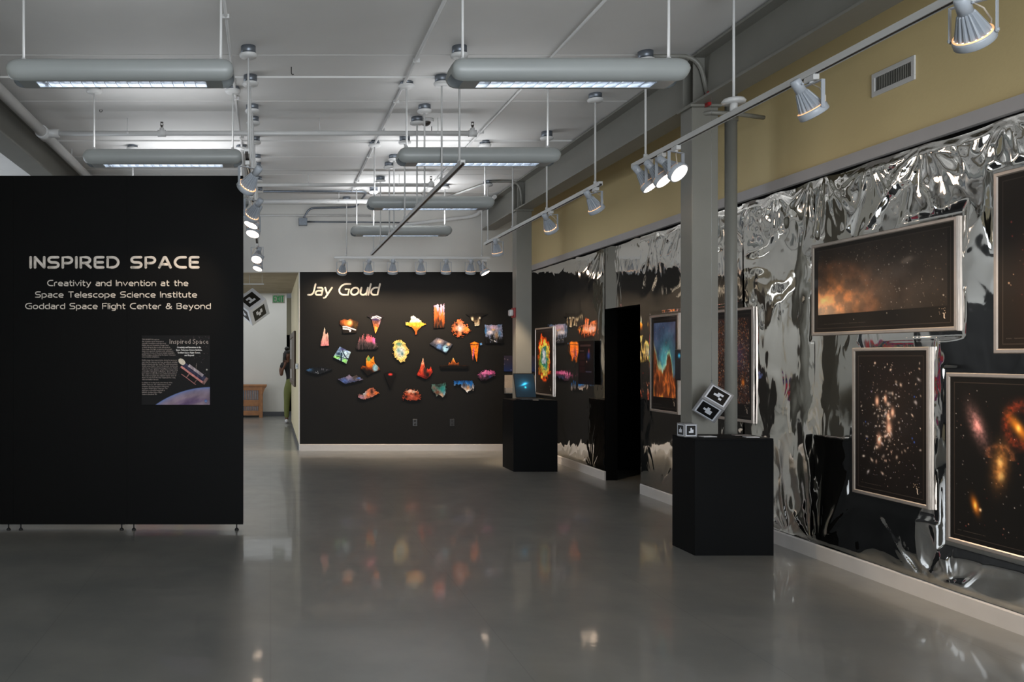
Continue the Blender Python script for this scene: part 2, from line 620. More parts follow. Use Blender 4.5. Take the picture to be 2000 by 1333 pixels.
# downpipe beside the near column
r = thing('downpipe', 'round grey vertical pipe between the thick column and the silver wall', 'pipe', (3.76, 6.98, 0))
part('pipe', MB().cyl((3.76, 6.98, 0), (3.76, 6.98, 3.9), .047, n=20), M['steel'], r)
part('coupling', MB().cyl((3.76, 6.98, 3.42), (3.76, 6.98, 3.5), .055, n=20), M['steel'], r)
mb = MB().tube([(3.38, 6.9, 3.44), (3.5, 6.79, 3.44), (3.7, 6.79, 3.43), (3.98, 6.9, 3.43)], .018)
solo('clamp_strap', MB().box((3.452, 6.74, 3.485), (3.482, 6.812, 3.6), bev=.008), M['red'], 'small red clamp on the beam edge above the thick grey column', 'clamp', (3.46, 6.8, 3.5))
solo('support_rod', mb, M['steel'], 'thin grey rod running across behind the top of the thick grey column', 'rod', (3.6, 6.8, 3.44))


# ------------------------------------------------------------------ numpy noise
def vnoise(x, y, seed):
    rs = np.random.RandomState(seed)
    T = rs.rand(256, 256)
    xi = np.floor(x).astype(int)
    yi = np.floor(y).astype(int)
    fx = x - xi
    fy = y - yi
    fx = fx * fx * fx * (fx * (fx * 6 - 15) + 10)
    fy = fy * fy * fy * (fy * (fy * 6 - 15) + 10)
    a = T[xi % 256, yi % 256]
    b = T[(xi + 1) % 256, yi % 256]
    c = T[xi % 256, (yi + 1) % 256]
    d = T[(xi + 1) % 256, (yi + 1) % 256]
    return (a * (1 - fx) + b * fx) * (1 - fy) + (c * (1 - fx) + d * fx) * fy


def fbm(x, y, seed, o=4):
    r, a, t = 0, .5, 0
    for i in range(o):
        r = r + a * vnoise(x * 2 ** i, y * 2 ** i, seed + i)
        t += a
        a *= .5
    return r / t


# ------------------------------------------------------------------ silver film on the right wall
FRAMES = [(6.30, 4.965, 1.651, 2.319), (5.86, 5.175, .572, 1.560), (5.045, 4.36, .415, 1.406), (4.715, 4.03, 1.517, 2.51), (8.985, 8.36, .930, 1.930), (7.72, 7.065, .945, 1.915), (12.88, 12.06, .935, 1.925)]


def film(label, ya, yb, z0, z1, seed, amp, tops, bots, off=0.0, calm=1.0):
    """one hanging sheet from ya (far) to yb (near); pleats radiate from its staples"""
    st = .0125
    ny, nz = int((ya - yb) / st) + 1, int((z1 - z0) / st) + 1
    Y, Z = np.meshgrid(np.linspace(ya, yb, ny), np.linspace(z0, z1, nz), indexing='ij')
    warp = .25 * vnoise(Z * 1.3, Y * .7, seed + 50)
    D = .011 * vnoise(Y * 1.3 + warp, Z * .6, seed)
    f1 = vnoise((Y + warp) * 2.3, Z * .7, seed + 1)
    D = D + .0075 * calm * np.sqrt((2 * f1 - 1) ** 2 + .02)
    D = D + .0040 * calm * vnoise(Y * 5 + 2 * warp, Z * 2.6, seed + 2)
    w2 = vnoise(Y * 2.1, Z * 2.3, seed + 33)
    patch = np.clip(vnoise(Y * 1.1, Z * .9, seed + 31) * 2.6 - .7, .4, 1)
    D = D + .0085 * calm * patch * vnoise(Y * 4.6 + 1.4 * w2, Z * 6.5 + 1.8 * w2, seed + 3)
    D = D + .0022 * calm * patch * vnoise(Y * 11 + 3 * w2, Z * 13 + 2 * w2, seed + 4)
    D = D + .0016 * calm * (1 - patch) * vnoise(Y * 7 + 2 * w2, Z * 1.2, seed + 6)
    for i, (ys, zs, k, a, R) in enumerate(tops + bots):
        dy = Y - ys
        dz = np.abs(Z - zs) + .015
        rr = np.sqrt(dy * dy + dz * dz)
        th = np.arctan2(dy, dz)
        wob = vnoise(rr * 3 + i * 7.3, th * 3 + 9, seed + 20 + i)
        pl = 1 - np.abs(np.sin(k * .24 * th + 3.5 * wob + i))
        D = D + .55 * a * np.minimum(rr / .18, 1) * np.exp(-(rr / R) ** 1.5) * pl
    D = D * amp
    D = np.clip(D - np.percentile(D, 6), 0, .020 if amp < .9 else .0245)
    for fr in FRAMES:      # pressed flat behind the framed posters
        k_ = 4.030 / 3.985
        pa, pb, pz0, pz1 = fr[0] * k_, fr[1] * k_, 1.5 + (fr[2] - 1.5) * k_, 1.5 + (fr[3] - 1.5) * k_
        inside = np.minimum(np.minimum(pa + .03 - Y, Y - pb + .03), np.minimum(Z - pz0 + .03, pz1 + .03 - Z))
        D = np.minimum(D, .0025 + np.clip(-inside, 0, 1) * .25)
    # edges lie close to the wall at the staples and hang a little lower between them
    edge = np.clip((z1 - Z) / .05, .15, 1) * np.clip((Z - z0) / .03, .4, 1)
    D = D * edge
    sag = .022 * vnoise(Y * 3.1, Y * 0 + 3, seed + 8)
    for (ys, zs, k, a, R) in tops:
        sag = sag * (1 - np.exp(-((Y - ys) / .12) ** 2))
    Z2 = Z - sag * np.clip((Z - (z1 - .5)) / .5, 0, 1)
    X = XW - .006 - off - D
    co = np.stack([X - XW, Y - (ya + yb) / 2, Z2 - z0], -1).reshape(-1, 3)
    idx = np.arange(ny * nz).reshape(ny, nz)
    q = np.stack([idx[:-1, :-1], idx[1:, :-1], idx[1:, 1:], idx[:-1, 1:]], -1).reshape(-1, 4)
    me = bpy.data.meshes.new('film_sheet')
    me.vertices.add(len(co))
    me.vertices.foreach_set('co', co.astype(np.float32).ravel())
    me.loops.add(q.size)
    me.loops.foreach_set('vertex_index', q.astype(np.int32).ravel())
    me.polygons.add(len(q))
    me.polygons.foreach_set('loop_start', np.arange(0, q.size, 4, dtype=np.int32))
    me.update(calc_edges=True)
    me.polygons.foreach_set('use_smooth', np.ones(len(q), dtype=bool))
    me.update()
    o = link('film_sheet', me, M['film'])
    o.location = (XW, (ya + yb) / 2, z0)
    return tag(o, label, 'film', 'silver film sheets on the right wall')


ZT, ZBt = 2.815, .115
film('smooth dark mirror film sheet behind the far column and the glowing oval nebula poster', 13.57, 11.32, ZBt, ZT, 11, .55,
     [(13.1, ZT, 12, .012, .35), (12.4, ZT, 12, .014, .4), (11.6, ZT, 10, .012, .4)], [(12.6, ZBt, 9, .012, .4), (11.7, ZBt, 9, .016, .45)], 0, .5)
film('mirror film sheet left of the black doorway behind the dark red notice', 11.34, 10.36, ZBt, ZT, 23, .6,
     [(11.3, ZT, 12, .014, .5), (10.45, ZT, 13, .022, .8)], [(11.2, ZBt, 9, .018, .45), (10.75, ZBt, 9, .016, .4)], .004, .55)
film('short mirror film sheet above the black doorway', 10.37, 9.33, ZD + .005, ZT, 37, .35,
     [(10.2, ZT, 10, .006, .3), (9.5, ZT, 9, .006, .3)], [], .0, .35)
film('mirror film sheet between the black doorway and the thick column', 9.35, 7.32, ZBt, ZT, 41, .75,
     [(9.0, ZT, 14, .016, .5), (8.4, ZT, 14, .02, .7), (7.7, ZT, 14, .02, .7)], [(8.9, ZBt, 10, .016, .4), (8.2, ZBt, 10, .018, .5)], .004, .7)
film('crumpled silver film sheet right behind the near pedestal and the round pipe', 7.34, 6.36, ZBt, ZT, 59, 1.0,
     [(7.2, ZT, 12, .014, .5), (6.85, ZT, 12, .016, .6), (6.42, ZT, 12, .018, .6)], [(7.2, ZBt, 10, .016, .5), (6.7, ZBt, 10, .02, .6), (6.4, ZBt, 9, .02, .6)], .0, 1.1)
film('crumpled silver film sheet behind the wide orange glow poster', 6.38, 4.55, ZBt, ZT, 67, 1.0,
     [(6.25, ZT, 14, .022, .7), (5.75, ZT, 10, .014, .5), (5.28, ZT, 14, .026, .8), (4.7, ZT, 14, .022, .6)], [(6.3, ZBt, 9, .02, .7), (5.27, ZBt, 9, .02, .6), (5.05, ZBt, 8, .016, .4)], .004, 1.0)
film('crumpled silver film sheet at the right edge behind the uppermost poster', 4.57, 2.2, ZBt, ZT, 83, 1.0,
     [(4.3, ZT, 14, .024, .6), (3.6, ZT, 14, .02, .6), (2.9, ZT, 12, .02, .6)], [(4.2, ZBt, 9, .02, .6), (3.4, ZBt, 9, .02, .6)], .0, 1.0)


# ------------------------------------------------------------------ painted images as vertex colours
def to_lin(img):
    c = np.clip(img, 0, 255) / 255.0
    return np.where(c <= .04045, c / 12.92, ((c + .055) / 1.055) ** 2.4)


def grid_mesh(name, img, P):
    """img: H x W x 3 (row 0 on top), P(u, v) -> xyz arrays"""
    H, W = img.shape[:2]
    U, V = np.meshgrid(np.linspace(0, 1, W), np.linspace(0, 1, H))
    x, y, z = P(U, V)
    co = np.stack([x + 0 * U, y + 0 * U, z + 0 * U], -1).reshape(-1, 3)
    idx = np.arange(H * W).reshape(H, W)
    q = np.stack([idx[:-1, :-1], idx[1:, :-1], idx[1:, 1:], idx[:-1, 1:]], -1).reshape(-1, 4)
    me = bpy.data.meshes.new(name)
    me.from_pydata(co.tolist(), [], q.tolist())
    at = me.color_attributes.new('print', 'FLOAT_COLOR', 'POINT')
    rgba = np.ones((H * W, 4), np.float32)
    rgba[:, :3] = to_lin(img).reshape(-1, 3)
    at.data.foreach_set('color', rgba.ravel())
    me.update()
    return me


def canvas(w, h, col):
    return np.ones((h, w, 3)) * np.array(col, float)


def spot(img, cx, cy, rx, ry, col, ang=0.0, p=1.0, gain=1.0, add=True):
    H, W = img.shape[:2]
    U, V = np.meshgrid(np.linspace(0, W - 1, W), np.linspace(0, H - 1, H))
    dx, dy = U - cx * (W - 1), V - cy * (H - 1)
    c, s = math.cos(ang), math.sin(ang)
    a = (dx * c + dy * s) / (rx * W)
    b = (-dx * s + dy * c) / (ry * W)
    g = np.exp(-(a * a + b * b) ** p)[..., None] * gain
    img[:] = img + g * np.array(col) if add else img * (1 - np.clip(g, 0, 1)) + g * np.array(col)
    return img


def stars(img, n, seed, cols, smin, smax, box=(0, 0, 1, 1), cluster=None, stretch=1.0):
    rs = np.random.RandomState(seed)
    H, W = img.shape[:2]
    for i in range(n):
        if cluster:
            u = rs.normal(cluster[0], cluster[2])
            v = rs.normal(cluster[1], cluster[3])
        else:
            u = rs.uniform(box[0], box[2])
            v = rs.uniform(box[1], box[3])
        if not (box[0] < u < box[2] and box[1] < v < box[3]):
            continue
        r = smin + (smax - smin) * rs.rand() ** 3
        col = np.array(cols[rs.randint(len(cols))], float) * rs.uniform(.5, 1)
        R = int(r * 3 + 2)
        cx, cy = int(u * W), int(v * H)
        x0, x1, y0, y1 = max(0, cx - R), min(W, cx + R + 1), max(0, cy - R), min(H, cy + R + 1)
        if x0 >= x1 or y0 >= y1:
            continue
        XX, YY = np.meshgrid(np.arange(x0, x1), np.arange(y0, y1))
        an = rs.uniform(0, PI)
        dx, dy = XX - u * W, YY - v * H
        e = 1 + (stretch - 1) * rs.rand()
        a = (dx * math.cos(an) + dy * math.sin(an)) / (r * e)
        b = (-dx * math.sin(an) + dy * math.cos(an)) / r
        g = np.exp(-(a * a + b * b))[..., None]
        img[y0:y1, x0:x1] = np.maximum(img[y0:y1, x0:x1], img[y0:y1, x0:x1] * (1 - g) + g * col)
    return img


def mark(img):
    """fine border line, caption line and the little telescope mark of the posters"""
    H, W = img.shape[:2]
    m = int(.05 * min(W, H))
    c = np.array((62, 54, 48.0))
    for sl in (np.s_[m, m:W - m], np.s_[H - m, m:W - m], np.s_[m:H - m, m], np.s_[m:H - m, W - m]):
        img[sl] = np.maximum(img[sl], c)
    rs = np.random.RandomState(3)
    for x in range(int(.09 * W), int(.42 * W), 2):
        if rs.rand() < .75:
            img[H - 2 * m, x] = np.maximum(img[H - 2 * m, x], (84, 76, 68))
    s = min(W, H)
    cx, cy = W - int(.13 * s), H - int(.12 * s)
    for k in range(-int(.03 * s), int(.035 * s)):
        for t in range(2):
            img[cy + k, cx + int(k * .25) + t] = (225, 205, 185)
    for k in range(14):
        img[cy - int(.045 * s) + rs.randint(-5, 5), cx - int(.01 * s) + rs.randint(-8, 7)] = (190, 165, 140)
    return img


def uv(w, h):
    return np.meshgrid(np.linspace(0, 1, w), np.linspace(0, 1, h))


def img_glow(w=330, h=166):
    im = canvas(w, h, (30, 26, 22))
    U, V = uv(w, h)
    n = fbm(U * 9, V * 5, 5, 5)
    inside = (U > .035) & (U < .96) & (V < .80) & (V > .04)
    haze = np.exp(-((U - .45) / .55) ** 2 - ((V - .5) / .4) ** 2)
    im += (haze * (34 + 44 * n) * inside)[..., None] * np.array((1.1, .95, .85))
    g = np.exp(-((U - .13) / .30) ** 2 - ((V - .64) / .27) ** 2)
    g2 = np.exp(-((U - .05) / .20) ** 2 - ((V - .76) / .20) ** 2)
    dust = np.clip(fbm(U * 14 + 3, V * 8, 9, 5) * 1.5 - .2, .35, 1.05)
    arc = np.exp(-((np.hypot((U - .12) / .34, (V - .66) / .42) - 1) / .12) ** 2) * np.clip(fbm(U * 22, V * 13, 15, 4) * 1.5 - .2, 0, 1)
    im += (g * dust * inside)[..., None] * np.array((250, 128, 50.)) + (g2 * inside)[..., None] * np.array((60, 75, 80.)) + (arc * inside)[..., None] * np.array((46, 24, 14.))
    stars(im, 260, 2, [(235, 210, 180), (210, 190, 170), (190, 140, 90)], .45, .8, (.05, .08, .95, .79))
    stars(im, 40, 4, [(255, 240, 220)], .7, 1.2, (.3, .1, .95, .9))
    return mark(im)


def img_cluster(w=190, h=280):
    im = canvas(w, h, (24, 20, 18))
    spot(im, .5, .45, .3, .5, (20, 15, 12))
    stars(im, 220, 3, [(255, 220, 205), (230, 200, 190), (190, 180, 205)], .5, 1.0, (.07, .06, .93, .93))
    stars(im, 120, 7, [(255, 240, 230), (255, 225, 205), (255, 245, 250)], 1.0, 2.9, (.08, .06, .93, .92), (.48, .45, .22, .24), 2.0)
    stars(im, 40, 8, [(255, 215, 195), (255, 235, 220)], 1.5, 3.4, (.2, .2, .8, .8), (.46, .52, .07, .14), 2.0)
    for x, y, r in ((.50, .53, .032), (.55, .42, .022), (.36, .62, .028), (.49, .45, .02), (.45, .33, .018), (.33, .35, .022)):
        spot(im, x, y, r * 1.15, r * 2.1, (255, 190, 160))
    stars(im, 6, 9, [(70, 110, 230), (90, 130, 255)], 1.6, 2.2, (.15, .2, .85, .8))
    return mark(im)


def img_galaxies(w=190, h=280):
    im = canvas(w, h, (20, 18, 16))
    U, V = uv(w, h)
    stars(im, 90, 5, [(200, 150, 130), (230, 220, 215), (170, 80, 70)], .5, 1.3, (.06, .06, .94, .92))
    n = fbm(U * 40, V * 60, 3, 3)[..., None]
    a = spot(np.zeros_like(im), .30, .29, .07, .17, (150, 105, 105), -.45)
    im += a * (.4 + 1.1 * n)
    spot(im, .30, .29, .035, .06, (110, 60, 55), -.45)
    ring = np.exp(-((np.hypot((U - .74) / .14, (V - .26) / .11) - 1) / .3) ** 2)[..., None]
    im += ring * n * np.array((150, 45, 20))
    spot(im, .72, .28, .045, .12, (230, 130, 30), -.75)
    spot(im, .72, .28, .02, .03, (90, 90, 60))
    b = spot(np.zeros_like(im), .54, .51, .075, .17, (185, 115, 50), .15)
    im += b * (.55 + .7 * n)
    for x, y in ((.54, .49), (.55, .57)):
        spot(im, x, y, .03, .04, (90, 90, 60))
    rg = np.exp(-((np.hypot((U - .54) / .13, (V - .45) / .055) - 1) / .25) ** 2)[..., None]
    im += rg * n * np.array((110, 60, 35)) * (V < .47)[..., None]
    spot(im, .28, .77, .035, .075, (225, 120, 25), -.35)
    spot(im, .28, .77, .015, .03, (60, 90, 60))
    spot(im, .335, .79, .014, .014, (230, 200, 160))
    return mark(im)


def img_dark(w=150, h=220):
    im = canvas(w, h, (30, 25, 21))
    spot(im, .75, .55, .35, .5, (70, 16, 8))
    stars(im, 60, 12, [(220, 180, 150), (200, 90, 80)], .5, 1.2, (.1, .1, .95, .9))
    return mark(im)


def img_dust(w=150, h=220):
    im = canvas(w, h, (20, 17, 15))
    U, V = uv(w, h)
    n = fbm(U * 5, V * 7, 21, 5)
    n2 = fbm(U * 12 + 5, V * 9, 27, 5)
    sky = np.array((60, 68, 96.)) + (n[..., None] - .4) * np.array((70, 85, 95.))
    teal = np.exp(-((U - .58) / .28) ** 2 - ((V - .47) / .22) ** 2)[..., None] * np.array((30, 115, 90.))
    sky = sky + teal * (.5 + n2[..., None])
    low = np.clip((V - .62) / .3, 0, 1)[..., None]
    sky = sky * (1 - low) + low * np.array((150, 140, 100.)) * (.5 + n[..., None])
    # a drifting bank of brown cloud, thickest at the foot
    hgt = .30 + .42 * vnoise(U * 5.2 + .4, U * 0 + 2, 78) + .16 * (n2 - .5)
    cl = np.clip((V - hgt) / .05, 0, 1) * np.clip((.72 - np.abs(U - .5)) / .3, 0, 1)
    rim = np.clip(1 - np.abs(V - hgt) / .05, 0, 1)
    cc = np.array((96, 50, 26.)) * (.35 + 1.5 * n2[..., None]) + np.clip(n2 - .52, 0, 1)[..., None] * np.array((700, 340, 80.)) * np.clip((V - .45) * 2, 0, 1)[..., None]
    sky = sky * 1.2
    cc = cc * 1.5
    body = sky * (1 - cl[..., None]) + cl[..., None] * cc + rim[..., None] * (U < .85)[..., None] * np.array((130, 115, 30.)) * (.3 + n2[..., None])
    ins = ((U > .1) & (U < .93) & (V > .06) & (V < .86))[..., None]
    im = np.where(ins, body, im)
    stars(im, 26, 31, [(240, 120, 110), (255, 190, 150)], .8, 2.0, (.14, .1, .9, .5))
    return mark(im)


def img_starfield(w=150, h=220):
    im = canvas(w, h, (26, 22, 20))
    U, V = uv(w, h)
    ins = ((U > .08) & (U < .94) & (V > .06) & (V < .86))[..., None]
    n = fbm(U * 6, V * 8, 41, 4)[..., None]
    im = np.where(ins, np.array((40, 28, 25.)) + n * np.array((40, 28, 28.)), im)
    spot(im, .66, .42, .16, .2, (26, 26, 50))
    stars(im, 1500, 17, [(255, 140, 70), (255, 190, 130), (220, 120, 70), (255, 235, 215)], .6, 1.5, (.09, .07, .93, .85))
    stars(im, 90, 18, [(255, 190, 110), (255, 230, 200), (255, 130, 60)], 1.2, 2.3, (.09, .07, .93, .85))
    spot(im, .78, .66, .04, .05, (230, 110, 20))
    return mark(im)


def img_oval(w=130, h=200):
    im = canvas(w, h, (30, 25, 21))
    U, V = uv(w, h)
    n = fbm(U * 9, V * 12, 51, 5)
    n2 = fbm(U * 16 + 7, V * 22, 57, 4)
    r = np.hypot((U - .5) / .36, (V - .43) / .34) + (n - .5) * .9
    ins = np.clip((1.05 - r) / .12, 0, 1)
    k = np.clip(r, 0, 1)
    core = np.array((190, 205, 225.))
    mid = np.array((60, 150, 130.))
    yel = np.array((235, 215, 90.))
    out = np.array((235, 80, 20.))
    a = np.where((k < .35)[..., None], core, np.where((k < .55)[..., None], mid, np.where((k < .8)[..., None], yel, out)))
    a = a * (.35 + 1.3 * n2[..., None])
    a = a * (1 - (np.exp(-((U - .25) / .14) ** 2 - ((V - .55) / .14) ** 2)[..., None] * .6)) + np.exp(-((U - .25) / .14) ** 2 - ((V - .55) / .14) ** 2)[..., None] * np.array((10, 60, 20.))
    im = im * (1 - ins[..., None]) + ins[..., None] * a
    stars(im, 60, 61, [(200, 190, 180)], .45, .8, (.08, .06, .93, .95))
    return mark(im)


XF = 4.030   # front plane of the framed posters


def poster(label, ya, yb, z0, z1, img, group='framed space posters on the silver wall', bar=.026):
    """framed poster on the right wall, ya is its far (left) edge"""
    k_ = XF / 3.985
    ya, yb, z0, z1 = ya * k_, yb * k_, 1.5 + (z0 - 1.5) * k_, 1.5 + (z1 - 1.5) * k_
    r = thing('framed_poster', label, 'poster', (XF + .02, (ya + yb) / 2, z0), group)
    xb = XF + .017
    xi = XF + .004
    mb = MB()
    prof = [(0, 0), (.004, -.004), (bar - .006, -.004), (bar, .002), (bar, .006)]   # in from the edge, depth from the front

    def ringpt(i, d):
        return [(XF + d + .004, ya - i, z0 + i), (XF + d + .004, yb + i, z0 + i), (XF + d + .004, yb + i, z1 - i), (XF + d + .004, ya - i, z1 - i)]
    rings = [ringpt(0, xb - XF - .004)] + [ringpt(i, d) for i, d in prof]
    vs = [p for rg in rings for p in rg]
    fs = []
    for k in range(len(rings) - 1):
        for i in range(4):
            j = (i + 1) % 4
            fs.append((k * 4 + i, k * 4 + 4 + i, k * 4 + 4 + j, k * 4 + j))
    mb.add(vs, fs)
    part('frame', mb, M['silver'], r)
    part('backing', MB().box((XF + .010, yb + .01, z0 + .01), (xb, ya - .01, z1 - .01)), M['mat_black'], r)
    ox, oy, oz = ROOT[r.name]
    b = bar - .001
    me = grid_mesh('print', img, lambda U, V: (xi + .003 - ox, ya - b - U * (ya - yb - 2 * b) - oy, z1 - b - V * (z1 - z0 - 2 * b) - oz))
    part('print', me, M['print'], r)
    return r


poster('wide silver framed poster of an orange glow and stars at the right', 6.30, 4.965, 1.651, 2.319, img_glow())
poster('tall silver framed poster of scattered pinkish stars below the wide orange glow poster', 5.86, 5.175, .572, 1.560, img_cluster())
poster('silver framed poster of four orange and pink galaxies at the lower right edge', 5.045, 4.36, .415, 1.406, img_galaxies())
poster('dark silver framed poster with faint red glow at the upper right edge', 4.715, 4.03, 1.517, 2.51, img_dark())
poster('silver framed poster of blue sky and brown dust clouds beside the black doorway', 8.985, 8.36, .930, 1.930, img_dust())
poster('silver framed poster packed with tiny orange stars behind the thick column and round pipe', 7.72, 7.065, .945, 1.915, img_starfield())
poster('silver framed poster of a bright multicoloured oval nebula beside the far column', 12.88, 12.06, .935, 1.925, img_oval())


# ------------------------------------------------------------------ lettering drawn with strokes
def arc(cx, cy, rx, ry, a0, a1, n=12):
    return [(cx + rx * math.cos(math.radians(a0 + (a1 - a0) * i / n)), cy + ry * math.sin(math.radians(a0 + (a1 - a0) * i / n))) for i in range(n + 1)]


X = .66   # x-height
GL = {
    'I': (.0, [[(0, 0), (0, 1)]]),
    'N': (.62, [[(0, 0), (0, 1)], [(0, .72)] + [(.12, .98), (.3, .62), (.62, .05)][:0] + [(0, 1), (.62, 0)], [(.62, 0), (.62, 1)]]),
    'S': (.66, [[(.64, 1)] + arc(.24, .745, .24, .255, 90, 270)[:] + arc(.42, .245, .24, .245, 90, -90) + [(0, 0)]]),
    'P': (.62, [[(0, 0), (0, 1), (.34, 1)] + arc(.34, .71, .28, .29, 90, -90) + [(.16, .42)]]),
    'R': (.66, [[(0, 0), (0, 1), (.34, 1)] + arc(.34, .72, .28, .28, 90, -90) + [(.16, .44)], [(.3, .44), (.66, 0)]]),
    'E': (.56, [[(.56, 1), (.16, 1)] + arc(.16, .84, .16, .16, 90, 180) + arc(.16, .16, .16, .16, 180, 270) + [(.56, 0)], [(.0, .5), (.52, .5)]]),
    'D': (.72, [[(.0, .78), (0, 0), (.3, 0)] + arc(.3, .5, .42, .5, -90, 90) + [(.0, 1)]]),
    'A': (.76, [[(0, 0), (.3, .9)] + arc(.38, .9, .08, .1, 180, 0)[1:-1] + [(.46, .9), (.76, 0)], [(.22, .3), (.56, .3)]]),
    'C': (.72, [[(.72, 1), (.44, 1)] + arc(.44, .5, .44, .5, 90, 270) + [(.72, 0)]]),
    'T': (.62, [[(0, 1), (.62, 1)], [(.31, 1), (.31, 0)]]),
    'G': (.82, [[(.80, 1), (.46, 1)] + arc(.46, .5, .46, .5, 90, 270) + [(.80, 0), (.80, .52), (.5, .52)]]),
    'F': (.54, [[(.54, 1), (0, 1), (0, 0)], [(0, .52), (.46, .52)]]),
    'B': (.62, [[(0, .2), (0, 1), (.36, 1)] + arc(.36, .765, .22, .235, 90, -90) + [(.14, .53)], [(.36, .53)] + arc(.36, .265, .26, .265, 90, -90) + [(0, 0), (0, .3)]]),
    'J': (.40, [[(.40, 1), (.40, .28)] + arc(.14, .28, .26, .28, 0, -90) + [(0, 0)]]),
    'H': (.66, [[(0, 0), (0, 1)], [(.66, 0), (.66, 1)], [(0, .5), (.66, .5)]]),
    'X': (.62, [[(0, 0), (.62, 1)], [(0, 1), (.62, 0)]]),
    '&': (.74, [[(.74, 0), (.2, .66)] + arc(.34, .8, .17, .2, 215, -40) + arc(.28, .26, .28, .28, 110, 300) + [(.72, .45)]]),
    'a': (.52, [[(.08, X), (.34, X)] + arc(.34, X - .18, .18, .18, 90, 0) + [(.52, 0)], [(.52, .38), (.2, .38)] + arc(.2, .19, .2, .19, 90, 270) + [(.52, 0)]]),
    'b': (.56, [[(0, 1), (0, .33)] + arc(.28, .33, .28, .33, 180, 540, 20)]),
    'c': (.50, [[(.50, X), (.32, X)] + arc(.32, X / 2, .32, X / 2, 90, 270) + [(.50, 0)]]),
    'd': (.58, [[(.58, 1), (.58, 0), (.3, 0)] + arc(.3, X / 2, .3, X / 2, 270, 90) + [(.46, X)]]),
    'e': (.58, [[(.02, .32), (.58, .32)] + arc(.3, .33, .29, .33, 0, 270) + [(.52, 0)]]),
    'g': (.56, [[(.56, .0), (.56, X), (.3, X)] + arc(.3, X / 2, .3, X / 2, 90, 270) + [(.56, 0)], [(.56, .02), (.56, -.1)] + arc(.38, -.12, .18, .17, 0, -90) + [(.1, -.29)]]),
    'h': (.52, [[(0, 0), (0, 1)], [(0, .4)] + arc(.26, .4, .26, .26, 180, 0) + [(.52, 0)]]),
    'i': (.0, [[(0, 0), (0, X)], [(0, .93), (0, .96)]]),
    'l': (.0, [[(0, 0), (0, 1)]]),
    'n': (.52, [[(0, 0), (0, X)], [(0, .4)] + arc(.26, .4, .26, .26, 180, 0) + [(.52, 0)]]),
    'o': (.62, [arc(.31, X / 2, .31, X / 2, 0, 360, 24)]),
    'p': (.58, [[(0, -.3), (0, X), (.28, X)] + arc(.28, X / 2, .3, X / 2, 90, -90) + [(.14, 0)]]),
    'r': (.32, [[(0, 0), (0, .42)] + arc(.24, .42, .24, .24, 180, 90) + [(.32, X)]]),
    's': (.46, [[(.44, X)] + arc(.17, X * .75, .17, X * .25, 90, 270) + arc(.29, X * .25, .17, X * .25, 90, -90) + [(0, 0)]]),
    't': (.34, [[(.12, .94), (.12, .16)] + arc(.28, .16, .16, .16, 180, 270) + [(.34, 0)], [(0, X), (.34, X)]]),
    'u': (.52, [[(0, X), (0, .26)] + arc(.26, .26, .26, .26, 180, 360) + [(.52, X)], [(.52, .3), (.52, 0)]]),
    'v': (.56, [[(0, X), (.28, 0), (.56, X)]]),
    'y': (.56, [[(0, X), (.3, .04)], [(.56, X), (.2, -.26), (.08, -.29)]]),
    ' ': (.30, []),
}


def stroke_text(text, O, U, V, N, width, height, r, slant=0.0, gap=.20, flat=.3, mb=None):
    """rounded letters; O baseline left, U right, V up, N out of the wall, fitted to width and cap height"""
    mb = mb or MB()
    O, U, V, N = Vector(O), Vector(U), Vector(V), Vector(N)
    adv, pen = [], 0.0
    for ch in text:
        adv.append(pen)
        pen += GL[ch][0] + gap
    tot = pen - gap
    sx = (width - 2 * r) / tot
    sy = height - 2 * r
    for ch, a in zip(text, adv):
        for st in GL[ch][1]:
            P = []
            for (x, y) in st:
                q = O + U * (r + (a + x) * sx + slant * y * height) + V * (r + y * sy)
                if not P or (P[-1] - q).length > 1e-5:
                    P.append(q)
            if len(P) < 2:
                continue
            mb.tube(P, r, 8, flat=(N, flat))
            for q in (P[0], P[-1]):
                R3 = Matrix((U, V, N)).transposed().to_4x4()
                mb.sphere((0, 0, 0), r, 8, M=Matrix.Translation(q) @ R3, sc=(1, 1, flat))
    return mb


def font_text(text, O, U, V, N, width, height, mb, align='L'):
    """small printed text with the built-in typeface, scaled to width (None keeps its own) and size"""
    cu = bpy.data.curves.new('t', 'FONT')
    cu.body = text
    cu.resolution_u = 1
    cu.size = 1.0
    o = bpy.data.objects.new('t', cu)
    COL.objects.link(o)
    dg = bpy.context.evaluated_depsgraph_get()
    me = bpy.data.meshes.new_from_object(o.evaluated_get(dg))
    xs = [v.co.x for v in me.vertices] or [0, 1]
    x0, x1 = min(xs), max(xs)
    sx = height if width is None else width / (x1 - x0)
    O, U, V, N = Vector(O), Vector(U), Vector(V), Vector(N)
    sh = {'L': 0, 'C': -.5, 'R': -1}[align] * (x1 - x0) * sx
    vs = [O + U * ((v.co.x - x0) * sx + sh) + V * (v.co.y * height) for v in me.vertices]
    mb.add(vs, [tuple(p.vertices) for p in me.polygons])
    bpy.data.objects.remove(o)
    bpy.data.curves.remove(cu)
    bpy.data.meshes.remove(me)
    return mb


UX, UZ, NB = (1, 0, 0), (0, 0, 1), (0, -1, 0)

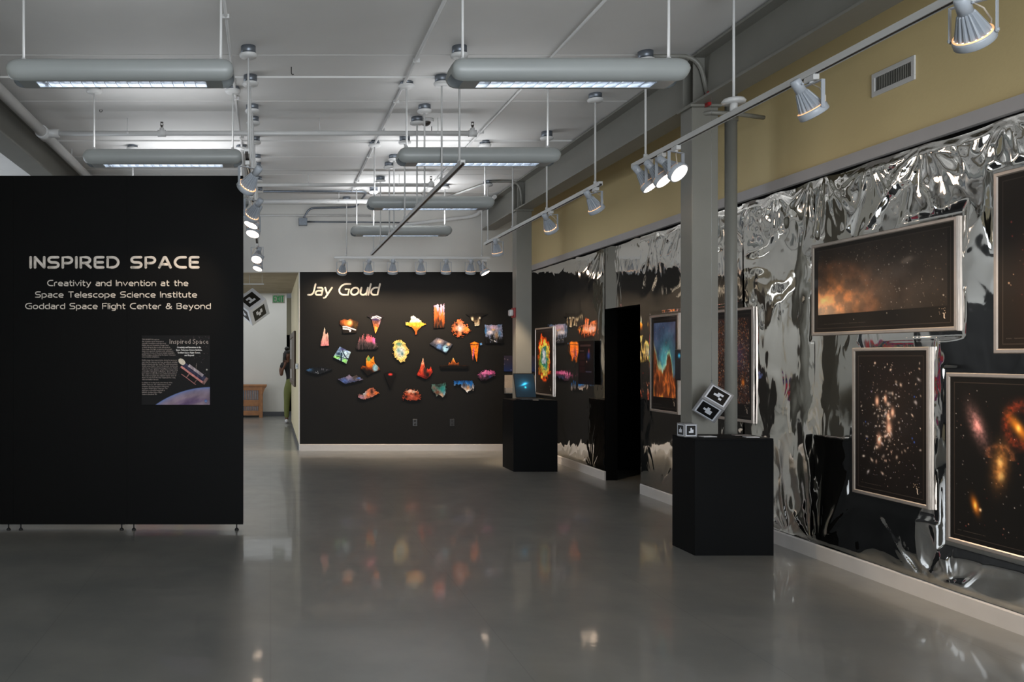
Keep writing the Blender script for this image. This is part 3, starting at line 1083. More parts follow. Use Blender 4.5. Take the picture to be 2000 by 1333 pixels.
# ------------------------------------------------------------------ the black partition with the title
YP = 7.35
r = thing('display_partition', 'freestanding black partition wall with the white exhibition title', 'partition', (-1.7, YP + .05, 0))
zt, zb = wz(343.5, YP), wz(1025, YP)
edges = [wx(475, YP), wx(248, YP), wx(26, YP), wx(-196, YP)]
for a, b in zip(edges[1:], edges[:-1]):
    part('panel', MB().box((a + .0006, YP, zb), (b - .0006, YP + .085, zt)), M['black_panel'], r)
for xx in (wx(462, YP), wx(260, YP), wx(236, YP), wx(38, YP), wx(14, YP), wx(-180, YP)):
    p = part('foot', MB().cyl((xx, YP + .04, .012), (xx, YP + .04, zb), .006, n=10), M['black_rubber'], r)
    part('foot_pad', MB().lathe([(.0, .0), (.018, .0), (.018, .008), (.012, .018), (.0, .018)], 14, M=Matrix.Translation((xx, YP + .04, 0))), M['black_rubber'], p)


def line_on(y, x0, x1, base, cap, text, rad, Yw, **k):
    """lettering on a wall facing the camera, from pixel measures"""
    s = Yw / F
    return stroke_text(text, (wx(x0, Yw), Yw - .0015, wz(base, Yw)), UX, UZ, NB, (x1 - x0) * s, cap * s, rad, **k)


part('title_lettering', line_on(0, 57, 390, 525.5, 25.5, 'INSPIRED SPACE', .0125, YP, gap=.30, flat=.15), M['letters'], r)
part('subtitle_lettering', line_on(0, 92, 368, 559.5, 12.5, 'Creativity and Invention at the', .0046, YP, gap=.22, flat=.3), M['letters'], r)
part('subtitle_lettering', line_on(0, 68.5, 385, 582, 12.5, 'Space Telescope Science Institute', .0046, YP, gap=.22, flat=.3), M['letters'], r)
part('subtitle_lettering', line_on(0, 49, 412, 604.5, 12.5, 'Goddard Space Flight Center & Beyond', .0046, YP, gap=.22, flat=.3), M['letters'], r)


# information poster on the partition
def img_info(w=200, h=204):
    im = canvas(w, h, (9, 9, 10))
    U, V = uv(w, h)
    stars(im, 150, 71, [(120, 70, 80), (110, 110, 130), (160, 140, 150)], .45, 1.1, (.3, .01, .99, .66))
    # planet with hazy rim
    cx, cy, R = 1.02, 2.18, 1.44
    d = np.hypot(U - cx, (V - cy))
    n = fbm(U * 7, V * 9 + U * 5, 81, 5)
    n2 = fbm(U * 3 + V * 8, V * 4, 91, 4)
    pl = np.array((128, 112, 126.)) + (n[..., None] - .5) * np.array((60, 55, 60.)) - np.clip(n2 - .55, 0, 1)[..., None] * np.array((120, 130, 60.))
    k = np.clip((R - d) / .01, 0, 1)[..., None]
    rim = np.exp(-np.clip(R - d, 0, 9) / .03)[..., None]
    pl = pl * (1 - rim) + rim * np.array((88, 120, 190.))
    im = im * (1 - k) + k * pl
    # space telescope: tilted barrel, open lid, rails
    A = math.radians(36)
    s = ((U - .60) * math.cos(A) + (V - .415) * math.sin(A))
    t = (-(U - .60) * math.sin(A) + (V - .415) * math.cos(A))

    def put(msk, col, var=0.0):
        nn = (fbm(U * 40, V * 40, 33, 3)[..., None] - .5) * var
        im[:] = np.where(msk[..., None], np.array(col, float) + nn, im)
    put((s > 0) & (s < .41) & (np.abs(t) < .040 + .012 * (s > .2)), (38, 38, 62), 60)
    put((s > .08) & (s < .34) & (t < -.02) & (t > -.06), (150, 140, 148), 90)
    put((s > 0) & (s < .41) & (t > .028) & (t < .056), (176, 116, 112), 70)
    put((s > .39) & (s < .43) & (np.abs(t) < .054), (112, 84, 82), 60)
    put(((s + .03) / .056) ** 2 + ((t + .022) / .038) ** 2 < 1, (196, 190, 176), 20)
    put((s > .07) & (s < .33) & (np.abs(t - .125) < .005), (150, 100, 98))
    put((np.abs(s - .16) < .006) & (t > .05) & (t < .125), (140, 100, 98))
    put((np.abs(s - .30) < .005) & (t > .05) & (t < .125), (110, 80, 78))
    put((np.abs(U - .795 - (.5 - V) * .1) < .003) & (V > .40) & (V < .51), (120, 110, 105))
    spot(im, .955, .495, .012, .012, (200, 200, 190))
    spot(im, .79, .245, .01, .01, (190, 160, 140))
    return im


pz1, pz0 = wz(655.5, YP), wz(791, YP)
px0, px1 = wx(277, YP), wx(410, YP)
ip = thing('information_poster', 'square information poster with telescope and planet on the black partition', 'poster', ((px0 + px1) / 2, YP - .004, pz0))
part('board', MB().box((px0, YP - .006, pz0), (px1, YP - .0005, pz1)), M['mat_black'], ip)
o0 = ROOT[ip.name]
part('picture', grid_mesh('picture', img_info(), lambda U, V: (px0 + U * (px1 - px0) - o0[0], YP - .0066 - o0[1], pz1 - V * (pz1 - pz0) - o0[2])), M['matte_print'], ip)
YT = YP - .0072


def info_lines(lines, y0, dy, mb, cap):
    for i, (t, x1) in enumerate(lines):
        yy = 650 + (y0 + i * dy) * .075
        xa, xb = 270 + 100 * .075, 270 + x1 * .075
        font_text(t, (wx(xa, YP), YT, wz(yy, YP)), UX, UZ, NB, (xb - xa) * YP / F, cap, mb)


tx = MB()
info_lines([('THIS EXHIBITION explores', 550), ('the creative spirit inherent in', 665), ('scientific innovation and discovery.', 735), ('Hubble has sent thousands of images back', 795), ('to Earth during its time in orbit. Like great art,', 840), ('these images shed light on mysteries and prompt', 880), ('many more questions. Included in this exhibition is', 915), ('a collection of some of the most visually remarkable', 945), ('Hubble images, produced by the Space Telescope', 970), ('Science Institute in Baltimore.', 555)], 195, 50.5, tx, .0165)
info_lines([('Hubble images have inspired artists during the twenty-six', 1010), ('years that the telescope has been operational, including', 1020), ('Baltimore-based artist Jay Gould. The exhibition includes', 1025), ('Gould\'s series Hubble: Top 100 Downloads. Gould works', 1030), ('with the top 100 downloaded images from the Hubble', 1030), ('Telescope online database, graphs these images using', 1028), ('scientific imaging software, then uses a', 1015), ('laser cutter to sculpt these once printed and mounted.', 1000), ('The results turn graphs into sculptural objects. Some of', 990), ('them look very much like their original photos, some', 970), ('others are further removed.', 530)], 735, 50.5, tx, .0165)
info_lines([('In addition to looking back at the history of the', 890), ('Hubble Telescope, this exhibit features a view', 855), ('forward to the next generation of discovery:', 805), ('the James Webb Space Telescope. The', 765), ('telescope is currently being built at', 695), ('NASA\'s Goddard Space Flight', 620), ('Center in Greenbelt, MD.', 495)], 1320, 50.5, tx, .0165)
part('body_text', tx, M['ink_grey'], ip)
for t, a, b in (('Inspired', 820, 1362), ('Space', 1420, 1830)):
    tx = MB()
    font_text(t, (wx(270 + a * .075, YP), YT, wz(650 + 293 * .075, YP)), UX, UZ, NB, (b - a) * .075 * YP / F, .060, tx)
    part('heading_text', tx, M['ink_grey'], ip)
tx = MB()
for i, (t, a, b) in enumerate([('Creativity and Invention at the', 1010, 1635), ('Space Telescope Science Institute,', 985, 1665), ('Goddard Space Flight Center,', 1025, 1620), ('and Beyond', 1205, 1450)]):
    for dx in (0, 4):
        font_text(t, (wx(270 + (a + dx) * .075, YP), YT, wz(650 + (405 + i * 69) * .075, YP)), UX, UZ, NB, (b - a) * .075 * YP / F, .021, tx)
part('subheading_text', tx, M['paper'], ip)
cxr, czr = wx(270 + 1763 * .075, YP), wz(700 + 1118 * .075, YP)
R3 = Matrix(((1, 0, 0), (0, 0, -1), (0, 1, 0))).to_4x4()
M['logo_blue'] = mat('logo_blue', (18, 72, 140), .5, var=.02)
part('round_badge', MB().disc((0, 0, 0), .0125, 24, M=Matrix.Translation((cxr, YT, czr)) @ R3), M['logo_blue'], ip)
tx = MB()
font_text('NASA', (cxr, YT - .0006, czr - .003), UX, UZ, NB, .017, .008, tx, 'C')
part('badge_text', tx, M['paper'], ip)

# ------------------------------------------------------------------ name and cut-out prints on the black back wall
tl = line_on(0, 600, 739, 578, 24.5, 'Jay Gould', .0145, YB, slant=.20, gap=.17, flat=.2)
solo('wall_lettering', tl, M['letters_warm'], 'large slanted ivory lettering of a name at the top left of the black back wall', 'lettering', (wx(670, YB), YB, wz(578, YB)))

REG = {1: (590, 590), 2: (780, 590), 3: (590, 660), 4: (780, 660)}


def in_poly(x, y, poly):
    c = np.zeros_like(x, bool)
    n = len(poly)
    for i in range(n):
        x0, y0 = poly[i]
        x1, y1 = poly[(i + 1) % n]
        if y0 == y1:
            continue
        k = ((y0 > y) != (y1 > y)) & (x < (x1 - x0) * (y - y0) / (y1 - y0) + x0)
        c ^= k
    return c


def seg_dist(x, y, pts):
    d = np.full(x.shape, 1e9)
    for (x0, y0), (x1, y1) in zip(pts[:-1], pts[1:]):
        L = (x1 - x0) ** 2 + (y1 - y0) ** 2
        t = np.clip(((x - x0) * (x1 - x0) + (y - y0) * (y1 - y0)) / max(L, 1e-9), 0, 1)
        d = np.minimum(d, np.hypot(x - x0 - t * (x1 - x0), y - y0 - t * (y1 - y0)))
    return d


def cutout(reg, label, polys, pal, seed, blobs=(), lines=(), streak=(1, 1), nz=.6, jag=0.0, cell=5.5):
    """flat cut-out print standing off the wall; polygons and colours in the close-up's pixels"""
    allp = [p for pl in polys for p in pl]
    x0, x1 = min(p[0] for p in allp) - 6, max(p[0] for p in allp) + 6
    y0, y1 = min(p[1] for p in allp) - 6, max(p[1] for p in allp) + 6
    nx, ny = max(4, int((x1 - x0) / cell)), max(4, int((y1 - y0) / cell))
    xs, ys = np.linspace(x0, x1, nx + 1), np.linspace(y0, y1, ny + 1)
    CX, CY = np.meshgrid((xs[:-1] + xs[1:]) / 2, (ys[:-1] + ys[1:]) / 2)
    jx = (vnoise(CX / 14, CY / 14, seed + 5) - .5) * jag
    jy = (vnoise(CX / 14, CY / 14, seed + 6) - .5) * jag
    msk = np.zeros(CX.shape, bool)
    for pl in polys:
        msk |= in_poly(CX + jx, CY + jy, pl)
    T = (CY - y0) / (y1 - y0)
    n = fbm(CX / 60 * streak[0], CY / 60 * streak[1], seed, 4)
    p = np.clip(T + (n - .5) * nz * 2, 0, .9999) * (len(pal) - 1)
    i = p.astype(int)
    fr = (p - i)[..., None]
    P = np.array(pal, float)
    C = P[i] * (1 - fr) + P[i + 1] * fr
    n3 = fbm(CX / 22 * streak[0], CY / 22 * streak[1], seed + 9, 3)[..., None]
    C = C * (.55 + .9 * n3)
    for (bx, by, rx, ry, col, hard) in blobs:
        g = np.exp(-(((CX - bx) / rx) ** 2 + ((CY - by) / ry) ** 2) ** hard)[..., None]
        C = C * (1 - g) + g * np.array(col, float) * (.75 + .5 * n3)
    for (pts, wd, col) in lines:
        C = np.where((seg_dist(CX, CY, pts) < wd)[..., None], np.array(col, float), C)
    s = .105 * YB / F
    ox, oy = REG[reg]
    cxm, cym = (x0 + x1) / 2, (y0 + y1) / 2
    loc = (wx(ox + cxm * .105, YB), YB - .02, wz(oy + cym * .105, YB))
    vid, vs, fs, cols = {}, [], [], []

    def vert(a, b, back):
        k = (a, b, back)
        if k not in vid:
            vid[k] = len(vs)
            vs.append(((xs[a] - cxm) * s, .0 if not back else .0185, -(ys[b] - cym) * s))
        return vid[k]
    for b in range(ny):
        for a in range(nx):
            if not msk[b, a]:
                continue
            fs.append((vert(a, b, 0), vert(a, b + 1, 0), vert(a + 1, b + 1, 0), vert(a + 1, b, 0)))
            cols.append(C[b, a])
            fs.append((vert(a, b, 1), vert(a + 1, b, 1), vert(a + 1, b + 1, 1), vert(a, b + 1, 1)))
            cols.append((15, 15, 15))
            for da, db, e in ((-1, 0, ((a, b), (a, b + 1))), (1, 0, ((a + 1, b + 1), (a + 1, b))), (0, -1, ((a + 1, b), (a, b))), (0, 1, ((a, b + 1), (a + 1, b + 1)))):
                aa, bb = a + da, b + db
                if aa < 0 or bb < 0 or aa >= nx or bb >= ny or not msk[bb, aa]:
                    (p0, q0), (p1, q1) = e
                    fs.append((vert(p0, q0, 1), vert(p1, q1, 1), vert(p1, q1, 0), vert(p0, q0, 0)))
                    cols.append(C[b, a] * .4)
    me = bpy.data.meshes.new('cutout_print')
    me.from_pydata(vs, [], fs)
    at = me.color_attributes.new('print', 'FLOAT_COLOR', 'CORNER')
    L = np.concatenate([np.repeat(np.array(c, float)[None], 4, 0) for c in cols])
    rgba = np.ones((len(L), 4), np.float32)
    rgba[:, :3] = to_lin(L)
    at.data.foreach_set('color', rgba.ravel())
    o = link('cutout_print', me, M['cutout'])
    o.location = loc
    return tag(o, label, 'artwork', 'cut-out prints on the black back wall')


D0 = (18, 16, 15)
cutout(1, 'pink double spire cutout under the start of the big name', [[(415, 480), (428, 510), (432, 590), (448, 610), (472, 575), (482, 600), (497, 815), (345, 820), (350, 750), (375, 670), (392, 590)]], [(240, 205, 180), (226, 165, 155), (214, 128, 132)], 101, streak=(3, .4), nz=.15)
cutout(1, 'dark cutout with an orange glow above two white curls', [[(700, 350), (790, 320), (850, 340), (895, 315), (940, 335), (1045, 370), (1040, 440), (1000, 575), (755, 585), (745, 460), (700, 420)]], [(60, 35, 20), (40, 26, 18), D0], 102,
       [(770, 370, 60, 60, (170, 80, 35), 1), (860, 400, 80, 65, (250, 150, 70), 1.3), (890, 385, 36, 40, (255, 200, 140), 1.2), (990, 440, 30, 60, (80, 60, 25), 1)], [([(760, 465), (830, 465), (990, 522)], 11, (240, 235, 240)), ([(765, 500), (860, 510), (898, 528), (890, 552)], 13, (235, 230, 235))])
cutout(1, 'ice cream cone shaped cutout with black square top and white rings', [[(1200, 270), (1360, 175), (1515, 270), (1470, 320), (1440, 420), (1362, 595), (1300, 350), (1275, 300)]], [(20, 20, 20), (30, 26, 30), (120, 70, 60), (240, 130, 60), (255, 190, 90)], 103, [(1365, 330, 80, 28, (58, 45, 80), 2), (1440, 400, 24, 60, (150, 120, 140), 1)],
       [([(1310, 285), (1390, 265), (1465, 300)], 9, (235, 235, 240)), ([(1280, 310), (1380, 295), (1440, 322)], 10, (160, 165, 185))], nz=.12)
cutout(1, 'cutout of dark grassy spikes with pink tips', [[(1010, 885), (1020, 820), (1040, 760), (1070, 640), (1090, 710), (1135, 600), (1150, 700), (1180, 690), (1215, 605), (1245, 610), (1260, 660), (1285, 615), (1310, 660), (1350, 670), (1350, 750), (1410, 830), (1385, 885)]], [(190, 100, 105), (120, 80, 85), (84, 66, 70), (60, 50, 54), (14, 14, 14)], 104, [(1265, 695, 85, 55, (240, 95, 115), 1.6), (1335, 720, 30, 60, (235, 110, 190), 1.5)], streak=(4, .6), nz=.5, jag=30)
cutout(1, 'tilted square cutout in pale blue with a green lower edge', [[(700, 835), (905, 935), (820, 1150), (580, 1030), (600, 990)]], [(120, 150, 190), (190, 215, 235), (150, 190, 215), (200, 225, 240)], 105, [(760, 880, 60, 30, (60, 60, 110), 1), (680, 970, 55, 35, (30, 55, 85), 1), (650, 1030, 80, 32, (150, 230, 130), 2.5), (790, 1100, 50, 50, (150, 230, 130), 2.5)],
       [([(730, 960), (725, 1120)], 14, (20, 45, 65)), ([(745, 905), (800, 1020), (850, 1060)], 8, (20, 40, 60)), ([(640, 1010), (860, 1070)], 8, (15, 35, 50))])
cutout(3, 'flat dark blue lozenge cutout flecked with white at the far left', [[(70, 600), (180, 560), (340, 540), (560, 590), (480, 625), (300, 685), (180, 655), (120, 640)]], [(18, 20, 24), (26, 30, 36), (34, 38, 44)], 106, [(130, 595, 60, 30, (70, 115, 165), 1)], [([(250, 640), (270, 650)], 6, (150, 155, 165)), ([(290, 620), (296, 670)], 5, (140, 145, 150)), ([(365, 570), (368, 600)], 5, (120, 120, 130)), ([(395, 575), (398, 605)], 5, (120, 120, 130)), ([(450, 600), (480, 598)], 5, (110, 110, 120))], jag=20)
cutout(3, 'large shaggy yellow and white oval cutout in the middle', [[(1700, 90), (1760, 40), (1830, 55), (1890, 80), (1940, 170), (1980, 240), (1950, 330), (1920, 420), (1840, 460), (1780, 420), (1710, 340), (1685, 250)]], [(220, 190, 100), (214, 178, 96), (226, 200, 120)], 107, [(1830, 260, 85, 110, (200, 206, 212), 1.6), (1800, 120, 60, 40, (84, 130, 118), 1.2), (1860, 300, 26, 40, (70, 110, 120), 1), (1790, 235, 40, 50, (110, 150, 155), 1)], nz=.9, jag=55)
cutout(3, 'orange cup shaped cutout with a pale blue wedge on a black base', [[(1190, 390), (1230, 330), (1280, 405), (1330, 345), (1345, 470), (1425, 550), (1450, 595), (1320, 645), (1215, 705), (1090, 570), (1120, 520), (1190, 540)]], [(245, 175, 60), (240, 130, 30), (110, 45, 15), (14, 12, 12)], 108, [(1240, 395, 40, 50, (96, 160, 96), 2), (1360, 560, 56, 75, (130, 175, 195), 3), (1250, 500, 60, 50, (242, 130, 30), 2), (1150, 620, 50, 60, (14, 13, 13), 2), (1240, 650, 70, 50, (14, 13, 13), 2)], nz=.12)
cutout(3, 'bluish mound cutout below the tilted blue square', [[(660, 770), (790, 740), (880, 688), (930, 730), (1000, 698), (1080, 750), (1130, 780), (1000, 812), (800, 855), (730, 812)]], [(120, 110, 130), (90, 90, 120), (60, 72, 110)], 109, [(870, 730, 50, 50, (140, 125, 150), 1), (1000, 730, 60, 50, (70, 60, 52), 1), (790, 800, 60, 40, (80, 105, 175), 1), (1050, 755, 40, 16, (70, 110, 190), 1.5)], jag=20)
cutout(3, 'black cone shaped cutout with a red spot on top', [[(1520, 670), (1640, 620), (1745, 668), (1640, 965)]], [(12, 10, 10), (13, 10, 11), (10, 9, 9)], 110, [(1640, 683, 44, 24, (225, 60, 55), 2)], nz=.1)
cutout(3, 'rust and pale blue rocky cutout at the bottom left of the prints', [[(1035, 1100), (1060, 1050), (1110, 1060), (1200, 980), (1270, 930), (1325, 930), (1355, 980), (1435, 1030), (1330, 1085), (1160, 1150), (1080, 1130)]], [(170, 95, 70), (190, 110, 85), (140, 100, 110)], 111, [(1165, 1040, 55, 50, (165, 185, 200), 1.2), (1230, 1060, 50, 50, (225, 120, 70), 1), (1380, 1030, 40, 25, (225, 110, 40), 1.2), (1295, 1000, 24, 50, (50, 28, 24), 1), (1110, 1110, 50, 30, (165, 135, 160), 1)], nz=.5, jag=25)
cutout(2, 'white and golden bell flower cutout with a drip below', [[(110, 375), (190, 380), (220, 270), (265, 255), (330, 310), (400, 350), (420, 390), (500, 415), (390, 470), (330, 540), (318, 612), (288, 602), (285, 540), (230, 470), (120, 425)]], [(235, 235, 215), (225, 225, 200), (240, 170, 60), (170, 90, 30), (150, 70, 35)], 112, [(270, 350, 60, 50, (180, 205, 185), 1), (255, 280, 40, 30, (245, 245, 240), 1), (300, 415, 200, 28, (250, 170, 50), 2)], nz=.12, jag=16)
cutout(2, 'tall upright cutout of violet and orange flames', [[(640, 70), (720, 45), (738, 130), (770, 40), (795, 90), (830, 22), (838, 480), (640, 490)]], [(225, 185, 215), (205, 160, 210), (215, 105, 50), (190, 90, 35), (110, 55, 28), (26, 18, 14)], 113, [(715, 300, 16, 90, (30, 20, 16), 1), (770, 400, 22, 60, (40, 30, 28), 1), (690, 250, 40, 60, (190, 90, 40), 1)], streak=(4, .5), nz=.35, jag=14)
cutout(2, 'ragged orange diamond cutout with a pale centre', [[(975, 470), (1040, 380), (1105, 320), (1165, 365), (1250, 450), (1325, 530), (1200, 600), (1110, 662), (1020, 590)]], [(210, 110, 70), (226, 120, 60), (205, 95, 55)], 114, [(1120, 490, 60, 70, (200, 200, 215), 1), (1250, 500, 40, 30, (215, 170, 70), 1), (1060, 420, 26, 30, (30, 18, 14), 1), (1060, 560, 30, 30, (40, 20, 14), 1), (1170, 590, 20, 40, (30, 18, 14), 1)], nz=.6, jag=70)
cutout(2, 'black flat topped cutout with cream drips below', [[(1225, 230), (1480, 205), (1640, 225), (1535, 270), (1505, 330), (1480, 440), (1400, 450), (1388, 375), (1340, 350), (1310, 280)]], [(14, 13, 12), (16, 14, 13), (40, 32, 26), (120, 100, 76), (235, 220, 190)], 115, [(1350, 320, 26, 40, (230, 215, 180), 1.2), (1490, 300, 16, 24, (230, 220, 195), 1.2), (1465, 370, 16, 60, (200, 180, 150), 1)], nz=.15)
cutout(2, 'square cutout of mottled blue, white and lilac at the right', [[(1580, 420), (1660, 440), (1700, 425), (1780, 440), (1830, 425), (1905, 415), (1925, 775), (1600, 775)]], [(70, 100, 140), (130, 135, 165), (110, 120, 150), (26, 26, 28), (12, 12, 13)], 116, [(1740, 480, 90, 50, (200, 170, 195), 1.3), (1680, 570, 70, 40, (222, 214, 226), 1.2), (1740, 520, 30, 16, (225, 180, 110), 1), (1800, 620, 36, 70, (180, 150, 120), 1.1), (1600, 540, 20, 70, (60, 120, 180), 1.4), (1860, 590, 24, 50, (80, 130, 180), 1.2)], [([(1760, 725), (1780, 740)], 10, (220, 220, 225)), ([(1690, 700), (1720, 715)], 9, (120, 120, 125))], streak=(1.6, .8), jag=16)
cutout(2, 'slate diamond cutout with a grey whorl and a bright blue patch', [[(560, 780), (700, 660), (990, 790), (860, 955), (700, 870)]], [(60, 60, 70), (54, 60, 76), (40, 50, 70)], 117, [(735, 740, 100, 58, (140, 125, 130), 2), (740, 738, 34, 22, (222, 190, 170), 1), (735, 835, 50, 50, (96, 135, 195), 1.4), (855, 870, 56, 66, (165, 215, 245), 3), (910, 790, 40, 32, (205, 175, 150), 1.2), (880, 850, 24, 12, (20, 40, 70), 2)], jag=14)
cutout(2, 'bright orange trouser shaped cutout with a dark waistband', [[(1310, 770), (1390, 742), (1472, 770), (1466, 815), (1436, 1125), (1385, 960), (1362, 1088), (1320, 815)], [(1490, 770), (1530, 760), (1535, 800), (1500, 812)]], [(245, 120, 30), (250, 122, 34), (248, 120, 36)], 118, [(1370, 1000, 16, 90, (205, 105, 165), 1.5), (1380, 900, 10, 50, (160, 70, 150), 1.5), (1512, 785, 26, 26, (80, 150, 220), 3)], [([(1312, 792), (1390, 800), (1470, 790)], 7, (25, 14, 12))], nz=.05)
cutout(4, 'red and peach volcano shaped cutout right of centre', [[(320, 695), (380, 570), (437, 372), (470, 540), (500, 600), (522, 570), (545, 600), (582, 538), (612, 640), (560, 720), (495, 772), (420, 740)]], [(250, 205, 170), (225, 140, 110), (200, 70, 45), (160, 40, 30), (80, 20, 18)], 119, [(470, 610, 34, 70, (46, 36, 38), 1.2), (410, 600, 30, 60, (226, 80, 50), 1), (560, 600, 40, 40, (220, 60, 40), 1), (520, 690, 40, 50, (20, 14, 14), 1.2)], nz=.25)
cutout(4, 'long black bar cutout with a small orange cone on it', [[(750, 572), (755, 518), (900, 512), (925, 460), (950, 480), (998, 372), (1050, 480), (1098, 460), (1105, 508), (1278, 514), (1275, 574)]], [(250, 210, 160), (235, 150, 70), (205, 105, 40), (90, 45, 22), (10, 9, 9), (9, 9, 9)], 120, nz=.1)
cutout(4, 'pink and violet pebbly mound cutout at the far right', [[(1440, 700), (1500, 650), (1600, 605), (1700, 615), (1770, 632), (1785, 690), (1600, 795), (1500, 790)]], [(225, 105, 165), (190, 80, 135), (80, 50, 70), (36, 28, 36)], 121, [(1590, 650, 90, 30, (235, 130, 185), 1.2), (1580, 710, 26, 22, (215, 130, 195), 1), (1690, 730, 30, 24, (60, 80, 130), 1)], nz=.7, jag=40)
cutout(4, 'rust coloured knotted mound cutout at the bottom centre', [[(35, 1145), (80, 1080), (125, 975), (190, 958), (285, 980), (345, 1000), (395, 1125), (330, 1165)]], [(225, 160, 130), (200, 95, 60), (150, 60, 40), (170, 75, 55)], 122, [(190, 990, 40, 24, (235, 215, 205), 1), (265, 1010, 30, 24, (225, 200, 185), 1), (295, 1050, 26, 30, (40, 18, 16), 1), (120, 1100, 30, 30, (30, 16, 14), 1), (230, 1090, 50, 30, (215, 110, 90), 1)], nz=.8, jag=50)
cutout(4, 'teal and brown shield shaped cutout at the bottom right', [[(600, 870), (720, 860), (862, 838), (856, 1040), (802, 1118), (740, 1050), (690, 1085), (600, 960)]], [(40, 50, 48), (60, 110, 100), (90, 110, 110), (165, 130, 110)], 123, [(800, 960, 50, 60, (40, 140, 140), 1.1), (640, 930, 40, 40, (110, 90, 84), 1), (700, 1020, 40, 40, (120, 70, 52), 1), (790, 1070, 50, 40, (205, 170, 145), 1.2), (830, 1030, 22, 50, (110, 165, 190), 1)], streak=(1.4, .9), jag=24)
cutout(4, 'blue cutout with white icicles hanging at the lower right', [[(1005, 800), (1345, 800), (1390, 900), (1365, 1000), (1350, 920), (1330, 975), (1290, 990), (1255, 1018), (1200, 960), (1150, 925), (1140, 860), (1110, 880), (1060, 862), (1012, 895)]], [(20, 60, 110), (30, 105, 185), (110, 120, 140), (215, 195, 180), (245, 240, 235)], 124, [(1270, 930, 26, 30, (190, 130, 80), 1), (1200, 880, 26, 40, (70, 50, 44), 1)], streak=(3, .6), nz=.3, jag=18)

for px, lab in ((810.5, 'left of the two dark outlet plates low on the black back wall'), (883, 'right of the two dark outlet plates low on the black back wall')):
    X0, Z0 = wx(px, YB), wz(826, YB)
    r = thing('outlet', lab, 'outlet', (X0, YB, Z0), 'dark outlet plates on the back wall')
    part('plate', MB().box((X0 - .037, YB - .007, Z0 - .058), (X0 + .037, YB, Z0 + .058), bev=.003), M['plate'], r)
    for dz in (-.026, .026):
        part('socket', MB().box((X0 - .016, YB - .009, Z0 + dz - .017), (X0 + .016, YB - .006, Z0 + dz + .017), bev=.002), M['black_rubber'], r)
# small dark poster and leaflet holder beside the far column
im = canvas(60, 32, (44, 36, 52))
U_, V_ = uv(60, 32)
im = im * (1 - V_[..., None] ** 2) + V_[..., None] ** 2 * np.array((18, 38, 92.))
stars(im, 10, 5, [(230, 190, 180)], .6, 1.0)
X0, X1, Z0, Z1 = wx(984, YB), wx(1047, YB), wz(726, YB), wz(695, YB)
r = thing('small_poster', 'small dusky purple and blue poster on the back wall behind the far column', 'poster', ((X0 + X1) / 2, YB - .005, Z0))
part('board', MB().box((X0, YB - .008, Z0), (X1, YB - .001, Z1)), M['mat_black'], r)
o1 = ROOT[r.name]
part('print', grid_mesh('print', im, lambda U, V: (X0 + U * (X1 - X0) - o1[0], YB - .0085 - o1[1], Z1 - V * (Z1 - Z0) - o1[2])), M['print'], r)
X0, X1, Z0, Z1 = wx(984.5, YB), wx(1006, YB), wz(770, YB), wz(733, YB)
r = thing('leaflet_holder', 'clear acrylic leaflet holder with a cream sheet left of the far column', 'holder', ((X0 + X1) / 2, YB - .03, Z0))
part('holder', MB().box((X0, YB - .012, Z0), (X1, YB - .006, Z0 + .2)).box((X0, YB - .06, Z0), (X1, YB - .055, Z0 + .1)).box((X0, YB - .06, Z0), (X1, YB - .006, Z0 + .005)).box((X0, YB - .06, Z0), (X0 + .004, YB - .006, Z0 + .1)), M['acrylic'], r)
part('sheet', MB().box((X0 + .004, YB - .02, Z0 + .02), (X1 - .003, YB - .014, Z1)), M['plywood'], r, 'cream printed sheet')

# notice on the film, left of the doorway
im = canvas(64, 90, (20, 13, 14))
for row in range(26, 66, 2):
    if row in (40, 52):
        continue
    e = 26 + (row * 7) % 5
    im[row, 5:e] = (70, 34, 34)
im[8:12, 8:52] = (86, 62, 58)
im[20:22, 6:24] = (110, 84, 78)
spot(im, .68, .34, .10, .12, (20, 70, 170))
spot(im, .70, .24, .05, .09, (170, 60, 30))
spot(im, .56, .48, .03, .03, (255, 190, 150))
im[62:65, 32:56:3] = (130, 120, 150)
r = thing('notice_board', 'dark red notice with small print and a blue figure left of the black doorway', 'notice', (4.0, 10.85, 1.15))
part('board', MB().box((4.0, 10.58, 1.147), (4.012, 11.10, 1.70)), M['mat_black'], r)
o2 = ROOT[r.name]
part('print', grid_mesh('print', im, lambda U, V: (3.9993 - o2[0], 11.10 - U * .52 - o2[1], 1.70 - V * .553 - o2[2])), M['print'], r)
# screen on the wall half behind the thick column
im = canvas(60, 42, (16, 18, 21))
spot(im, .2, .18, .06, .05, (30, 110, 140))
U_, V_ = uv(60, 42)
im[(np.abs(U_ - .62 - .5 * np.abs(V_ - .45)) < .02) & (V_ > .3) & (V_ < .62)] = (70, 95, 80)
im[(np.abs(V_ - .68 + .15 * (U_ - .5)) < .03) & (U_ > .45)] = (90, 88, 140)
r = thing('wall_screen', 'small dark screen half hidden by the thick column beside the dust cloud poster', 'screen', (3.95, 8.15, 1.27))
part('housing', MB().box((3.945, 7.92, 1.27), (4.0, 8.34, 1.57), bev=.006), M['laptop'], r)
part('wall_bracket', MB().box((4.0, 8.08, 1.36), (4.052, 8.2, 1.48)), M['black_rubber'], r)
o3 = ROOT[r.name]
part('display', grid_mesh('display', im, lambda U, V: (3.9445 - o3[0], 8.33 - U * .40 - o3[1], 1.56 - V * .28 - o3[2])), M['screen'], r)


